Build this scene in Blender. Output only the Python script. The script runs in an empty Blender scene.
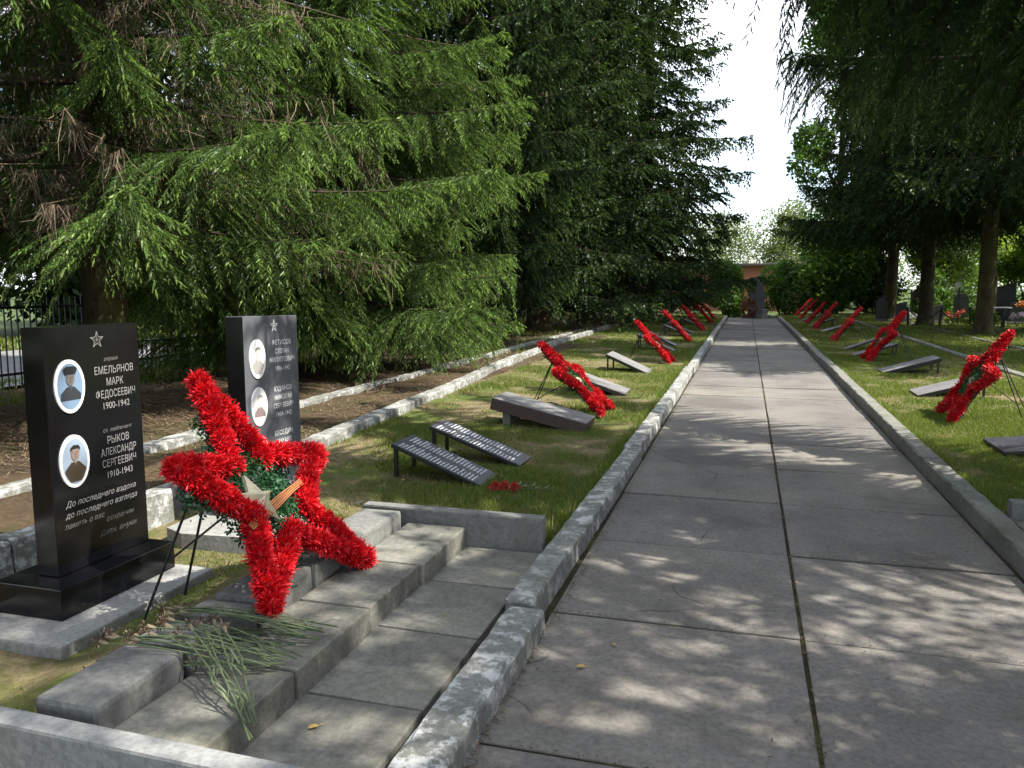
import bpy, bmesh, math, random
import numpy as np
from mathutils import Vector, Matrix
R_ = math.radians
S = bpy.context.scene
COL = S.collection

# ------------------------------------------------------------------ camera, sky, sun, exposure
cam_d = bpy.data.cameras.new('camera'); cam = bpy.data.objects.new('camera', cam_d); COL.objects.link(cam)
cam.location = (0, 0, 1.6)
cam.rotation_euler = (R_(90 - 6.913), 0, R_(16.257))
cam_d.sensor_width = 36; cam_d.lens = 28.125; cam_d.clip_start = 0.05; cam_d.clip_end = 2000
S.camera = cam
SUN_EL, SUN_AZ = 52.0, 90.0          # azimuth clockwise from +Y (the path direction)
w = bpy.data.worlds.new('World'); S.world = w; w.use_nodes = True
nt = w.node_tree; bg = nt.nodes['Background']
sky = nt.nodes.new('ShaderNodeTexSky'); sky.sky_type = 'NISHITA'; sky.sun_disc = False
sky.sun_elevation = R_(SUN_EL); sky.sun_rotation = R_(SUN_AZ); sky.dust_density = 1.5; sky.air_density = 1.0
# thin bright cloud over the blue, added to whiten it, in random patches
wtc = nt.nodes.new('ShaderNodeTexCoord'); wmp = nt.nodes.new('ShaderNodeMapping'); wmp.inputs['Scale'].default_value = (1, 1, 2.2); nt.links.new(wtc.outputs['Generated'], wmp.inputs[0])
wns = nt.nodes.new('ShaderNodeTexNoise'); wns.inputs['Scale'].default_value = 2.3; wns.inputs['Detail'].default_value = 7; nt.links.new(wmp.outputs[0], wns.inputs['Vector'])
wrp = nt.nodes.new('ShaderNodeValToRGB'); wrp.color_ramp.elements[0].position = .36; wrp.color_ramp.elements[1].position = .58; nt.links.new(wns.outputs[0], wrp.inputs[0])
wmx = nt.nodes.new('ShaderNodeMix'); wmx.data_type = 'RGBA'; nt.links.new(wrp.outputs[0], wmx.inputs[0]); nt.links.new(sky.outputs[0], wmx.inputs[6]); wmx.inputs[7].default_value = (6.6, 7.0, 7.5, 1)
nt.links.new(wmx.outputs[2], bg.inputs[0]); bg.inputs[1].default_value = 0.14
sd = bpy.data.lights.new('sun', 'SUN'); sd.energy = 5.0; sd.angle = R_(0.5); sd.color = (1.0, 0.94, 0.84)
sun = bpy.data.objects.new('sun', sd); COL.objects.link(sun)
tow = Vector((math.sin(R_(SUN_AZ)) * math.cos(R_(SUN_EL)), math.cos(R_(SUN_AZ)) * math.cos(R_(SUN_EL)), math.sin(R_(SUN_EL))))
sun.rotation_euler = (-tow).to_track_quat('-Z', 'Y').to_euler()
S.view_settings.view_transform = 'Standard'; S.view_settings.look = 'None'
S.view_settings.exposure = 1.22; S.view_settings.gamma = 1.0
S.view_settings.use_curve_mapping = False

# ------------------------------------------------------------------ materials
MATS = {}
def mat(name, build):
    if name in MATS: return MATS[name]
    m = bpy.data.materials.new(name); m.use_nodes = True
    m.node_tree.nodes.clear()
    build(m.node_tree); MATS[name] = m
    return m
def N(t, kind, **kw):
    n = t.nodes.new(kind)
    for k, v in kw.items():
        if k.startswith('i_'):
            n.inputs[k[2:].replace('_', ' ')].default_value = v
        else: setattr(n, k, v)
    return n
def out(t, sock):
    o = t.nodes.new('ShaderNodeOutputMaterial'); t.links.new(sock, o.inputs[0])
def noise(t, scale, detail=6, rough=.6, coord=None, vec_scale=None):
    tc = N(t, 'ShaderNodeTexCoord'); src = tc.outputs[coord or 'Object']
    if vec_scale:
        mp = N(t, 'ShaderNodeMapping'); mp.inputs['Scale'].default_value = vec_scale
        t.links.new(src, mp.inputs[0]); src = mp.outputs[0]
    n = N(t, 'ShaderNodeTexNoise'); n.inputs['Scale'].default_value = scale; n.inputs['Detail'].default_value = detail
    n.inputs['Roughness'].default_value = rough
    t.links.new(src, n.inputs['Vector']); return n.outputs[0]
def ramp(t, fac, stops):
    r = N(t, 'ShaderNodeValToRGB'); e = r.color_ramp.elements
    while len(e) < len(stops): e.new(.5)
    for i, (p, c) in enumerate(stops):
        e[i].position = p; e[i].color = (*c, 1) if len(c) == 3 else c
    t.links.new(fac, r.inputs[0]); return r.outputs[0]
def mixc(t, fac, a, b, mode='MIX'):
    m = N(t, 'ShaderNodeMix'); m.data_type = 'RGBA'; m.blend_type = mode
    for s, v in ((0, fac), (6, a), (7, b)):
        if isinstance(v, (int, float)): m.inputs[s].default_value = v
        elif isinstance(v, tuple): m.inputs[s].default_value = (*v, 1)
        else: t.links.new(v, m.inputs[s])
    return m.outputs[2]
def bump(t, h, strength=.3, dist=.01):
    b = N(t, 'ShaderNodeBump'); b.inputs['Strength'].default_value = strength; b.inputs['Distance'].default_value = dist
    t.links.new(h, b.inputs['Height']); return b.outputs[0]
def bsdf(t, col, rough=.8, nrm=None, spec=.5, metal=0.):
    p = N(t, 'ShaderNodeBsdfPrincipled')
    if isinstance(col, tuple): p.inputs['Base Color'].default_value = (*col, 1)
    else: t.links.new(col, p.inputs['Base Color'])
    if isinstance(rough, (int, float)): p.inputs['Roughness'].default_value = rough
    else: t.links.new(rough, p.inputs['Roughness'])
    p.inputs['Specular IOR Level'].default_value = spec; p.inputs['Metallic'].default_value = metal
    if nrm is not None: t.links.new(nrm, p.inputs['Normal'])
    out(t, p.outputs[0]); return p
def plain(name, c, rough=.6, spec=.5, metal=0., var=0.):
    def b(t):
        if var:
            n = noise(t, 30); col = ramp(t, n, [(.25, tuple(x * (1 - var) for x in c)), (.75, tuple(min(1, x * (1 + var)) for x in c))])
        else: col = c
        bsdf(t, col, rough, None, spec, metal)
    return mat(name, b)
def leafmat(name, c, trans=.45, tr=None, var=.3):
    def b(t):
        g = N(t, 'ShaderNodeNewGeometry')
        col = ramp(t, g.outputs['Random Per Island'], [(0, tuple(x * (1 - var) for x in c)), (1, tuple(x * (1 + var) for x in c))])
        d = N(t, 'ShaderNodeBsdfDiffuse'); tl = N(t, 'ShaderNodeBsdfTranslucent'); gl = N(t, 'ShaderNodeBsdfGlossy')
        gl.inputs['Roughness'].default_value = .45; gl.inputs[0].default_value = (.9, .95, 1, 1)
        t.links.new(col, d.inputs[0])
        tc = mixc(t, 1.0, col, tr or (1.25, 1.35, .55), 'MULTIPLY'); t.links.new(tc, tl.inputs[0])
        m = N(t, 'ShaderNodeMixShader'); m.inputs[0].default_value = trans
        t.links.new(d.outputs[0], m.inputs[1]); t.links.new(tl.outputs[0], m.inputs[2])
        m2 = N(t, 'ShaderNodeMixShader'); m2.inputs[0].default_value = .018
        t.links.new(m.outputs[0], m2.inputs[1]); t.links.new(gl.outputs[0], m2.inputs[2])
        out(t, m2.outputs[0])
    return mat(name, b)
def concrete(name, lo, hi, moss=0., white=0., scale=1., island=True, bumpy=.35):
    def b(t):
        n1 = noise(t, (2.2 if name != 'path_concrete' else 1.3) * scale, 9, .7); n2 = noise(t, 38 * scale, 5, .7); n3 = noise(t, 160, 3, .6)
        col = ramp(t, n1, [(.3, lo), (.7, hi)])
        sp = ramp(t, n2, [(.35, (.62, .62, .62)), (.6, (1.08, 1.08, 1.08))])
        col = mixc(t, .75, col, sp, 'MULTIPLY')
        if name in ('path_concrete', 'slab_concrete'):              # grit, drips and hairline cracks
            gr = ramp(t, noise(t, 230, 2, .5), [(.3, (.55, .55, .55)), (.42, (1, 1, 1)), (.64, (1, 1, 1)), (.74, (1.7, 1.65, 1.55))]); col = mixc(t, .8, col, gr, 'MULTIPLY')
            stn = ramp(t, noise(t, .75, 6, .6), [(.38, (.72, .71, .7)), (.5, (1, 1, 1)), (.62, (1.12, 1.1, 1.06))]); col = mixc(t, .9, col, stn, 'MULTIPLY')
            tc = N(t, 'ShaderNodeTexCoord'); wv = N(t, 'ShaderNodeTexNoise'); wv.inputs['Scale'].default_value = 2.2; t.links.new(tc.outputs['Object'], wv.inputs['Vector'])
            ad = mixc(t, .35, tc.outputs['Object'], wv.outputs[1], 'ADD'); vo = N(t, 'ShaderNodeTexVoronoi'); vo.feature = 'DISTANCE_TO_EDGE'; vo.inputs['Scale'].default_value = .42; t.links.new(ad, vo.inputs['Vector'])
            ck = ramp(t, vo.outputs['Distance'], [(.0, (.35, .35, .33)), (.0022, (1, 1, 1))]); ckm = ramp(t, noise(t, .9, 2), [(.5, (0, 0, 0)), (.56, (1, 1, 1))]); col = mixc(t, ckm, col, mixc(t, 1., col, ck, 'MULTIPLY'))
        if island:
            g = N(t, 'ShaderNodeNewGeometry')
            iv = ramp(t, g.outputs['Random Per Island'], [(0, (.86, .86, .87)), (1, (1.1, 1.08, 1.04))])
            col = mixc(t, 1., col, iv, 'MULTIPLY')
        if white:
            nw = noise(t, 9, 9, .75)
            k = ramp(t, nw, [(.24 + white * .3, (1, 1, 1)), (.33 + white * .3, (0, 0, 0))])
            k2 = mixc(t, 1., k, ramp(t, noise(t, 1.1, 3), [(.35, (.25, .25, .25)), (.6, (1, 1, 1))]), 'MULTIPLY')
            col = mixc(t, k2, col, (.5, .51, .5))
        if moss:
            nm = noise(t, 3.4, 8, .7)
            k = ramp(t, nm, [(.56 - moss * .1, (0, 0, 0)), (.75 - moss * .1, (1, 1, 1))])
            col = mixc(t, mixc(t, 1., k, (moss, moss, moss), 'MULTIPLY'), col, (.075, .085, .03))
        nn = bump(t, n3, bumpy, .003); bb = N(t, 'ShaderNodeBump'); bb.inputs['Strength'].default_value = bumpy; bb.inputs['Distance'].default_value = .006
        t.links.new(n2, bb.inputs['Height']); t.links.new(nn, bb.inputs['Normal'])
        bsdf(t, col, .88, bb.outputs[0], .3)
    return mat(name, b)
def soil_mat(name, stops, scale, litter):
    def b(t):
        n1 = noise(t, scale, 7, .65); n2 = noise(t, 26, 6, .75)
        col = ramp(t, n1, stops)
        lit = ramp(t, n2, [(.3, (.45, .45, .45)), (.55, (1, 1, 1)), (.72, (1.5, 1.35, 1.1))])
        col = mixc(t, litter, col, lit, 'MULTIPLY')
        bsdf(t, col, .95, bump(t, n2, .8, .02), .15)
    return mat(name, b)
LAWN_STOPS = [(.3, (.055, .085, .02)), (.42, (.09, .115, .03)), (.5, (.125, .115, .05)), (.57, (.2, .16, .095)), (.63, (.12, .11, .055)), (.7, (.075, .085, .026))]
M_lawn = soil_mat('lawn_soil', LAWN_STOPS, 1.3, .8)
M_litter = soil_mat('needle_litter', [(.3, (.04, .03, .02)), (.5, (.085, .06, .038)), (.62, (.055, .052, .022)), (.7, (.12, .088, .058))], 1.1, .9)
M_field = soil_mat('field_soil', [(.35, (.035, .06, .016)), (.55, (.06, .085, .025)), (.7, (.07, .065, .03))], .35, .6)
M_path = concrete('path_concrete', (.13, .124, .117), (.205, .196, .182), 0.12, 0, 1)
M_slab = concrete('slab_concrete', (.135, .137, .123), (.225, .226, .203), .4, 0, 1)
M_block = concrete('block_concrete', (.125, .13, .125), (.215, .22, .212), .3, .05, 1)
M_cheek = concrete('cheek_concrete', (.2, .21, .215), (.3, .31, .31), .15, .1, 1)
M_kerbw = concrete('kerb_whitewashed', (.13, .135, .122), (.23, .235, .217), .3, .6, 1, False, .6)
M_kerb = concrete('kerb_concrete', (.12, .125, .108), (.22, .22, .195), .45, .12, 1, False, .6)
M_plinth = concrete('plinth_concrete', (.18, .185, .178), (.33, .33, .315), .3, .2, 1, False, .4)
M_brick = None
def granite(name, c, rough):
    def b(t):
        n = noise(t, 420, 2, .5); col = ramp(t, n, [(.4, c), (.68, tuple(x * 2.4 + .002 for x in c))])
        nb = noise(t, 6, 3); rg = ramp(t, nb, [(.3, (rough,) * 3), (.7, (rough * 2.0,) * 3)])
        bsdf(t, col, rg, None, .4)
    return mat(name, b)
M_black = granite('black_granite', (.0035, .0035, .004), .09)
M_grey = granite('grey_granite', (.062, .066, .075), .3)
M_white_letters = plain('white_lettering', (.72, .73, .75), .7)
M_plate = granite('plate_granite', (.03, .032, .04), .22)
M_engr = plain('engraving', (.21, .21, .21), .8)
M_engr_dim = plain('engraving_dim', (.13, .13, .13), .8)
M_letters = plain('pale_lettering', (.5, .51, .53), .7)
M_ceramic = plain('ceramic_white', (.8, .81, .82), .18)
M_metal = plain('black_iron', (.012, .012, .012), .45)
M_fence = plain('fence_iron', (.014, .016, .018), .5)

def needle_mats(pref, a, b, c, tr=.3):
    return [leafmat(pref + '_old_needles', a, tr), leafmat(pref + '_mid_needles', b, tr), leafmat(pref + '_tip_needles', c, tr)]
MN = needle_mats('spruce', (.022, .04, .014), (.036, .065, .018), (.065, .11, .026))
MNL = needle_mats('sun_tinted_spruce', (.045, .075, .022), (.108, .185, .046), (.225, .335, .09))  # brighter copy of the spruce needles, sunlight painted into the colour
def bark_b(t):
    n1 = noise(t, 7, 8, .7, None, (1, 1, .35)); n2 = noise(t, 2.2, 5, .6)
    col = ramp(t, n1, [(.3, (.025, .02, .015)), (.55, (.075, .058, .042)), (.75, (.14, .115, .085))])
    k = ramp(t, n2, [(.42, (0, 0, 0)), (.62, (.8, .8, .8))])
    col = mixc(t, k, col, (.085, .095, .03))
    bsdf(t, col, .95, bump(t, n1, 1., .03), .15)
M_bark = mat('mossy_bark', bark_b)
M_twig = plain('brown_twig', (.05, .037, .026), .9, .2, 0, .4)
M_drytwig = plain('dry_twig', (.16, .12, .085), .9, .2, 0, .5)

# ------------------------------------------------------------------ mesh helpers
def link(o): COL.objects.link(o); return o
def tag(o, label=None, cat=None, group=None, kind=None):
    if label: o['label'] = label
    if cat: o['category'] = cat
    if group: o['group'] = group
    if kind: o['kind'] = kind
    return o
def empty(name, loc=(0, 0, 0), rz=0., label=None, cat=None, group=None):
    o = bpy.data.objects.new(name, None); o.empty_display_size = .1; link(o)
    o.location = loc; o.rotation_euler = (0, 0, rz)
    return tag(o, label, cat, group)
def npmesh(name, V, F, mats, midx=None, smooth=False):
    """V (n,3); F (m,k) all same size."""
    V = np.asarray(V, np.float32); F = np.asarray(F, np.int32); m, k = F.shape
    me = bpy.data.meshes.new(name)
    me.vertices.add(len(V)); me.vertices.foreach_set('co', V.ravel())
    me.loops.add(m * k); me.loops.foreach_set('vertex_index', F.ravel())
    me.polygons.add(m); me.polygons.foreach_set('loop_start', np.arange(0, m * k, k, dtype=np.int32))
    for x in mats: me.materials.append(x)
    if midx is not None: me.polygons.foreach_set('material_index', np.asarray(midx, np.int32))
    me.polygons.foreach_set('use_smooth', np.full(m, smooth))
    me.update(calc_edges=True)
    return me
def ob(name, me, parent=None, loc=None):
    o = bpy.data.objects.new(name, me); link(o)
    if parent: o.parent = parent
    if loc: o.location = loc
    return o
class MB:
    def __init__(s): s.v = []; s.f = []; s.m = []; s.cur = 0; s.T = Matrix.Identity(4)
    def add(s, vs, fs):
        b = len(s.v); s.v += [tuple(s.T @ Vector(p)) for p in vs]
        for f in fs: s.f.append(tuple(b + i for i in f)); s.m.append(s.cur)
        return s
    def box(s, x0, x1, y0, y1, z0, z1, bev=0.):
        if bev <= 0:
            return s.add([(x0, y0, z0), (x1, y0, z0), (x1, y1, z0), (x0, y1, z0), (x0, y0, z1), (x1, y0, z1), (x1, y1, z1), (x0, y1, z1)],
                  [(0, 3, 2, 1), (4, 5, 6, 7), (0, 1, 5, 4), (1, 2, 6, 5), (2, 3, 7, 6), (3, 0, 4, 7)])
        bm = bmesh.new(); bmesh.ops.create_cube(bm, size=1)
        for v in bm.verts: v.co = ((x0 + x1) / 2 + v.co.x * (x1 - x0), (y0 + y1) / 2 + v.co.y * (y1 - y0), (z0 + z1) / 2 + v.co.z * (z1 - z0))
        bmesh.ops.bevel(bm, geom=bm.edges[:], offset=bev, segments=2, profile=.6, affect='EDGES')
        bm.verts.index_update(); vs = [v.co.copy() for v in bm.verts]; fs = [[v.index for v in f.verts] for f in bm.faces]; bm.free()
        return s.add(vs, fs)
    def prism(s, pts, z0, z1):
        n = len(pts)
        return s.add([(x, y, z0) for x, y in pts] + [(x, y, z1) for x, y in pts],
                     [tuple(range(n))[::-1], tuple(range(n, 2 * n))] + [(i, (i + 1) % n, n + (i + 1) % n, n + i) for i in range(n)])
    def tube(s, pts, rad, n=6, cap=True):
        pts = [Vector(p) for p in pts]; k = len(pts)
        rad = rad if hasattr(rad, '__len__') else [rad] * k
        vs = []; fs = []
        t0 = (pts[1] - pts[0]).normalized(); a = t0.orthogonal().normalized()
        for i, p in enumerate(pts):
            t = (pts[min(i + 1, k - 1)] - pts[max(i - 1, 0)]).normalized()
            a = (a - t * a.dot(t)); a = a.normalized() if a.length > 1e-6 else t.orthogonal().normalized()
            b = t.cross(a)
            for j in range(n):
                an = 2 * math.pi * j / n; vs.append(p + (a * math.cos(an) + b * math.sin(an)) * rad[i])
        for i in range(k - 1):
            for j in range(n): fs.append((i * n + j, i * n + (j + 1) % n, (i + 1) * n + (j + 1) % n, (i + 1) * n + j))
        if cap: fs.append(tuple(range(n))[::-1]); fs.append(tuple(range((k - 1) * n, k * n)))
        return s.add(vs, fs)
    def ellipsoid(s, c, r, seg=12, rings=8):
        vs = []; fs = []
        for i in range(rings + 1):
            th = math.pi * i / rings
            for j in range(seg):
                ph = 2 * math.pi * j / seg
                vs.append((c[0] + r[0] * math.sin(th) * math.cos(ph), c[1] + r[1] * math.sin(th) * math.sin(ph), c[2] + r[2] * math.cos(th)))
        for i in range(rings):
            for j in range(seg): fs.append((i * seg + j, (i + 1) * seg + j, (i + 1) * seg + (j + 1) % seg, i * seg + (j + 1) % seg))
        return s.add(vs, fs)
    def mesh(s, name, mats, smooth=False):
        me = bpy.data.meshes.new(name); me.from_pydata(s.v, [], s.f)
        for x in (mats if isinstance(mats, (list, tuple)) else [mats]): me.materials.append(x)
        me.polygons.foreach_set('material_index', s.m)
        if smooth: me.polygons.foreach_set('use_smooth', [True] * len(s.f))
        me.update(); return me
    def build(s, name, mats, parent=None, smooth=False, loc=None):
        return ob(name, s.mesh(name, mats, smooth), parent, loc)

def lawn_z(x):
    x = np.asarray(x, float)
    zl = .05 + .09 * np.clip((-1.1 - x) / 2.6, 0, 1); zr = .06 + .07 * np.clip((x - 1.75) / 2.6, 0, 1)
    return np.where(x < .3, zl, zr)
def lawn_zy(x, y):
    z = lawn_z(x)
    near = np.clip((4.62 - y) / .14, 0, 1)                       # lower, bare ground round the near steps
    z = np.where((x < .3), z * (1 - near) + (-.005) * near, z)
    z = np.where((x < .3) & (x > -2.2) & (y < 4.52) & (y > 1.86), -.09, z)
    z = np.where((x <= -2.2) & (y < 4.5) & (y > 1.9), np.maximum(z, .16 * np.clip((x + 2.78) / .5, 0, 1)), z)
    return np.where((x > 1.5) & (y < 5.9), -.03, z)
def vnoise(x, y, seed, f):
    """cheap smooth value noise, numpy"""
    r = np.random.RandomState(seed); tab = r.rand(64, 64)
    u = x * f; v = y * f; i = np.floor(u).astype(int); j = np.floor(v).astype(int); a = u - i; b = v - j
    a = a * a * (3 - 2 * a); b = b * b * (3 - 2 * b)
    g = lambda p, q: tab[p % 64, q % 64]
    return (g(i, j) * (1 - a) + g(i + 1, j) * a) * (1 - b) + (g(i, j + 1) * (1 - a) + g(i + 1, j + 1) * a) * b

# ------------------------------------------------------------------ setting: ground, lawns, path, kerbs, road
def sheet(name, x0, x1, y0, y1, dx, dy, zf, m, amp=.012, seed=1):
    xs = np.linspace(x0, x1, max(2, int((x1 - x0) / dx))); ys = np.linspace(y0, y1, max(2, int((y1 - y0) / dy)))
    X, Y = np.meshgrid(xs, ys); Z = (zf(X, Y) if zf is lawn_zy else zf(X)) + amp * (vnoise(X + 50, Y + 50, seed, 2.3) - .5) * 2 + amp * .5 * (vnoise(X + 50, Y + 50, seed + 1, 7.) - .5)
    V = np.stack([X, Y, Z], -1).reshape(-1, 3); nx = len(xs); i = np.arange((len(ys) - 1) * (nx - 1)); r = i // (nx - 1); c = i % (nx - 1); b = r * nx + c
    F = np.stack([b, b + 1, b + nx + 1, b + nx], -1)
    o = ob(name, npmesh(name, V, F, [m], None, True)); tag(o, kind='structure'); return o
gm = MB(); gm.add([(-600, -600, -.06), (600, -600, -.06), (600, 600, -.06), (-600, 600, -.06)], [(0, 1, 2, 3)])
tag(gm.build('ground', M_field), kind='structure')
sheet('lawn', -3.95, -1.03, -2, 50, .07, .07, lawn_zy, M_lawn, .016, 3)
sheet('lawn', 1.68, 7.5, -2, 50, .09, .1, lawn_zy, M_lawn, .016, 5)
sheet('needle_ground', -10.2, -3.94, -2, 55, .15, .2, lambda x: .13 + 0 * x, M_litter, .03, 7)
sheet('cemetery_ground', 7.5, 45, -5, 75, .6, .6, lambda x: .1 + 0 * x, M_field, .04, 9)
M_asph = concrete('road_asphalt', (.17, .17, .18), (.23, .23, .24), 0, 0, .5, False)
rd = MB(); rd.add([(-17.5, -40, .03), (-11.2, -40, .03), (-11.2, 120, .03), (-17.5, 120, .03)], [(0, 1, 2, 3)])
tag(rd.build('road', M_asph), kind='structure')

# path: 1.2 m slabs in two columns with mossy joints
rng = random.Random(5)
M_joint = soil_mat('joint_moss', [(.4, (.025, .021, .016)), (.55, (.045, .042, .02)), (.7, (.085, .09, .028))], 2., .6)
jb = MB(); jb.add([(-1.05, -2, -.012), (1.7, -2, -.012), (1.7, 43.2, -.012), (-1.05, 43.2, -.012)], [(0, 1, 2, 3)])
tag(jb.build('path_bed', M_joint), kind='structure')
pm = MB()
for ci, (xa, xb) in enumerate(((-.875, .289), (.307, 1.50))):
    y = .13 - 1.2
    k = 0
    while y < 43:
        g = rng.uniform(.010, .022); dz = rng.uniform(-.005, .004); off = .0 if ci == 0 else rng.uniform(-.03, .03)
        tx, ty = rng.uniform(-.003, .003), rng.uniform(-.003, .003)
        y0, y1 = y + g / 2 + off * .3, y + 1.2 - g / 2 + off * .3
        xc, yc = (xa + xb) / 2, (y0 + y1) / 2
        pm.T = Matrix.Translation((xc, yc, dz)) @ Matrix.Rotation(tx, 4, 'X') @ Matrix.Rotation(ty, 4, 'Y') @ Matrix.Rotation(rng.uniform(-.004, .004), 4, 'Z')
        hx, hy = (xb - xa) / 2, (y1 - y0) / 2
        pm.box(-hx, hx, -hy, hy, -.06, 0., .006)
        y += 1.2; k += 1
pm.T = Matrix.Identity(4)
tag(pm.build('path', M_path), kind='structure')

r = np.random.RandomState(91); VV = []
for k in range(5200):                                               # crumbs, needles and dry bits caught along the kerbs and joints
    y = 2 + 22 * r.rand() ** 1.7; q = r.rand()
    if q < .36: x = -.862 + abs(r.normal()) * .022
    elif q < .6: x = 1.488 - abs(r.normal()) * .022
    elif q < .75: x = .298 + r.normal() * .012
    elif q < .9: x = r.uniform(-.86, 1.48); y = .13 + 1.2 * round((y - .13) / 1.2) + r.normal() * .008
    else: x = r.uniform(-.86, 1.48)
    a = r.uniform(0, 6.283); L = r.uniform(.002, .011); wd = r.uniform(.0008, .0028); c, s_ = math.cos(a), math.sin(a); z = .0055 + r.rand() * .002
    VV += [(x - c * L + s_ * wd, y - s_ * L - c * wd, z), (x + c * L + s_ * wd, y + s_ * L - c * wd, z), (x + c * L - s_ * wd, y + s_ * L + c * wd, z + .002), (x - c * L - s_ * wd, y - s_ * L + c * wd, z)]
tag(ob('path_litter', npmesh('path_litter', VV, np.arange(len(VV)).reshape(-1, 4), [plain('litter_brown', (.07, .05, .03), .9, .2), plain('litter_tan', (.2, .15, .08), .9, .2), plain('litter_moss', (.05, .06, .02), .9, .2)], r.choice(3, len(VV) // 4, p=[.55, .2, .25]))), kind='stuff')
def kerb(name, pts, width, h, m, seglen, bev=.014, jit=.012, zf=lambda x: 0., seed=1):
    """a run of rough kerbstones butted end to end"""
    rg = random.Random(seed); mb = MB()
    P = [Vector((x, y, 0)) for x, y in pts]
    for a, b in zip(P[:-1], P[1:]):
        L = (b - a).length; n = max(1, round(L / seglen)); d = (b - a) / n
        for i in range(n):
            p = a + d * i; c = p + d / 2; ang = math.atan2(d.y, d.x) + rg.uniform(-.006, .006)
            z = zf(c.x) + rg.uniform(-jit, jit)
            bm = bmesh.new(); bmesh.ops.create_cube(bm, size=1)
            l = d.length - rg.uniform(.008, .02)
            for v in bm.verts: v.co = (v.co.x * l, v.co.y * width * (.86 if v.co.z > 0 else 1.), (v.co.z + .5) * (h + .12) - .12)
            bmesh.ops.bevel(bm, geom=bm.edges[:], offset=bev, segments=2, profile=.5, affect='EDGES')
            ns = max(2, int(l / .12))
            lng = [e for e in bm.edges if abs((e.verts[0].co - e.verts[1].co).x) > l * .7]
            bmesh.ops.subdivide_edges(bm, edges=lng, cuts=ns, use_grid_fill=True)
            for v in bm.verts:
                v.co.y += rg.uniform(-.005, .005); v.co.z += rg.uniform(-.006, .006)
            bm.verts.index_update()
            mb.T = Matrix.Translation((c.x + rg.uniform(-jit, jit) * .8, c.y, z)) @ Matrix.Rotation(ang, 4, 'Z')
            mb.add([v.co.copy() for v in bm.verts], [[v.index for v in f.verts] for f in bm.faces]); bm.free()
    mb.T = Matrix.Identity(4)
    return tag(mb.build(name, m), kind='structure')
kerb('kerb', [(-.965, -1.0), (-.955, 3.50)], .20, .105, M_kerbw, 2.2, .018, .008, seed=3)
kerb('kerb', [(-.995, 3.53), (-.98, 7.4), (-.985, 43)], .17, .125, M_kerbw, 3.9, .016, .01, seed=4)
kerb('kerb', [(1.605, -1), (1.605, 7.6), (1.62, 43)], .17, .13, M_kerb, 3.6, .016, .01, seed=5)
ZL = lambda x: .10
kerb('kerb', [(-3.95, -1), (-3.88, 3.3), (-3.70, 5.8), (-3.95, 9.9), (-4.3, 13.8), (-4.66, 20.2), (-4.75, 29)], .2, .14, M_kerbw, 1.9, .015, .015, ZL, 6)
kerb('kerb', [(-5.0, 3.9), (-5.3, 9.4), (-5.25, 13.3), (-5.35, 27)], .2, .09, M_kerbw, 2.0, .015, .015, ZL, 7)
kerb('kerb', [(4.45, 6), (4.42, 16), (4.5, 42)], .2, .08, M_kerb, 2.5, .012, .01, ZL, 8)
kerb('kerb', [(6.25, 12), (6.3, 21), (6.5, 46)], .14, .06, M_kerb, 2.5, .012, .01, ZL, 9)

# ------------------------------------------------------------------ steps before the graves
st = empty('grave_steps', (-1.7, 3.3, 0), 0, 'weathered grey concrete steps of slabs leading up to the two black headstones', 'steps')
def part(parent, name, x0, x1, y0, y1, z0, z1, m, bev=.01, rot=(0, 0, 0)):
    mb = MB(); cx, cy, cz = (x0 + x1) / 2, (y0 + y1) / 2, (z0 + z1) / 2
    mb.box(x0 - cx, x1 - cx, y0 - cy, y1 - cy, z0 - cz, z1 - cz, bev)
    o = mb.build(name, m, parent); o.location = Vector((cx, cy, cz)) - parent.location; o.rotation_euler = rot; return o
for a, b in ((1.93, 2.575), (2.59, 3.205), (3.22, 3.82), (3.835, 4.40)):
    part(st, 'lower_slab', -1.605, -1.095, a, b, -.02, .05, M_slab, .008, (rng.uniform(-.006, .006), rng.uniform(-.01, .01), rng.uniform(-.008, .008)))
for a, b in ((1.93, 2.50), (2.52, 3.12), (3.135, 3.705), (3.72, 4.395)):
    part(st, 'middle_slab', -1.94, -1.575 + rng.uniform(-.01, .01), a, b, .02, .17, M_slab, .009, (0, rng.uniform(-.01, .01), rng.uniform(-.012, .012)))
for a, b in ((1.94, 2.36), (2.40, 2.82), (2.87, 3.29), (3.31, 3.74), (3.76, 4.30)):
    part(st, 'top_block', -2.20, -1.945 + rng.uniform(-.01, .01), a, b, .05, .27, M_block, .02, (rng.uniform(-.015, .015), rng.uniform(-.02, .02), rng.uniform(-.03, .03)))
part(st, 'cheek_kerb', -2.42, -1.0, 1.80, 1.885, -.05, .25, M_cheek, .012, (0, 0, -.02))
part(st, 'cheek_kerb', -2.26, -1.10, 4.415, 4.50, -.05, .255, M_block, .012, (0, .0, 0))
s2 = empty('grave_steps', (1.95, 5.6, 0), 0, 'grey concrete steps cut off by the right edge of the picture beside the path', 'steps')
part(s2, 'lower_slab', 1.73, 2.3, 4.6, 5.2, 0, .07, M_slab, .009)
part(s2, 'lower_slab', 1.73, 2.3, 5.215, 5.82, 0, .08, M_slab, .009)
part(s2, 'middle_slab', 2.1, 2.6, 4.6, 5.81, .03, .19, M_slab, .009)
part(s2, 'cheek_kerb', 1.72, 2.9, 5.84, 5.94, 0, .20, M_block, .014)

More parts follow.
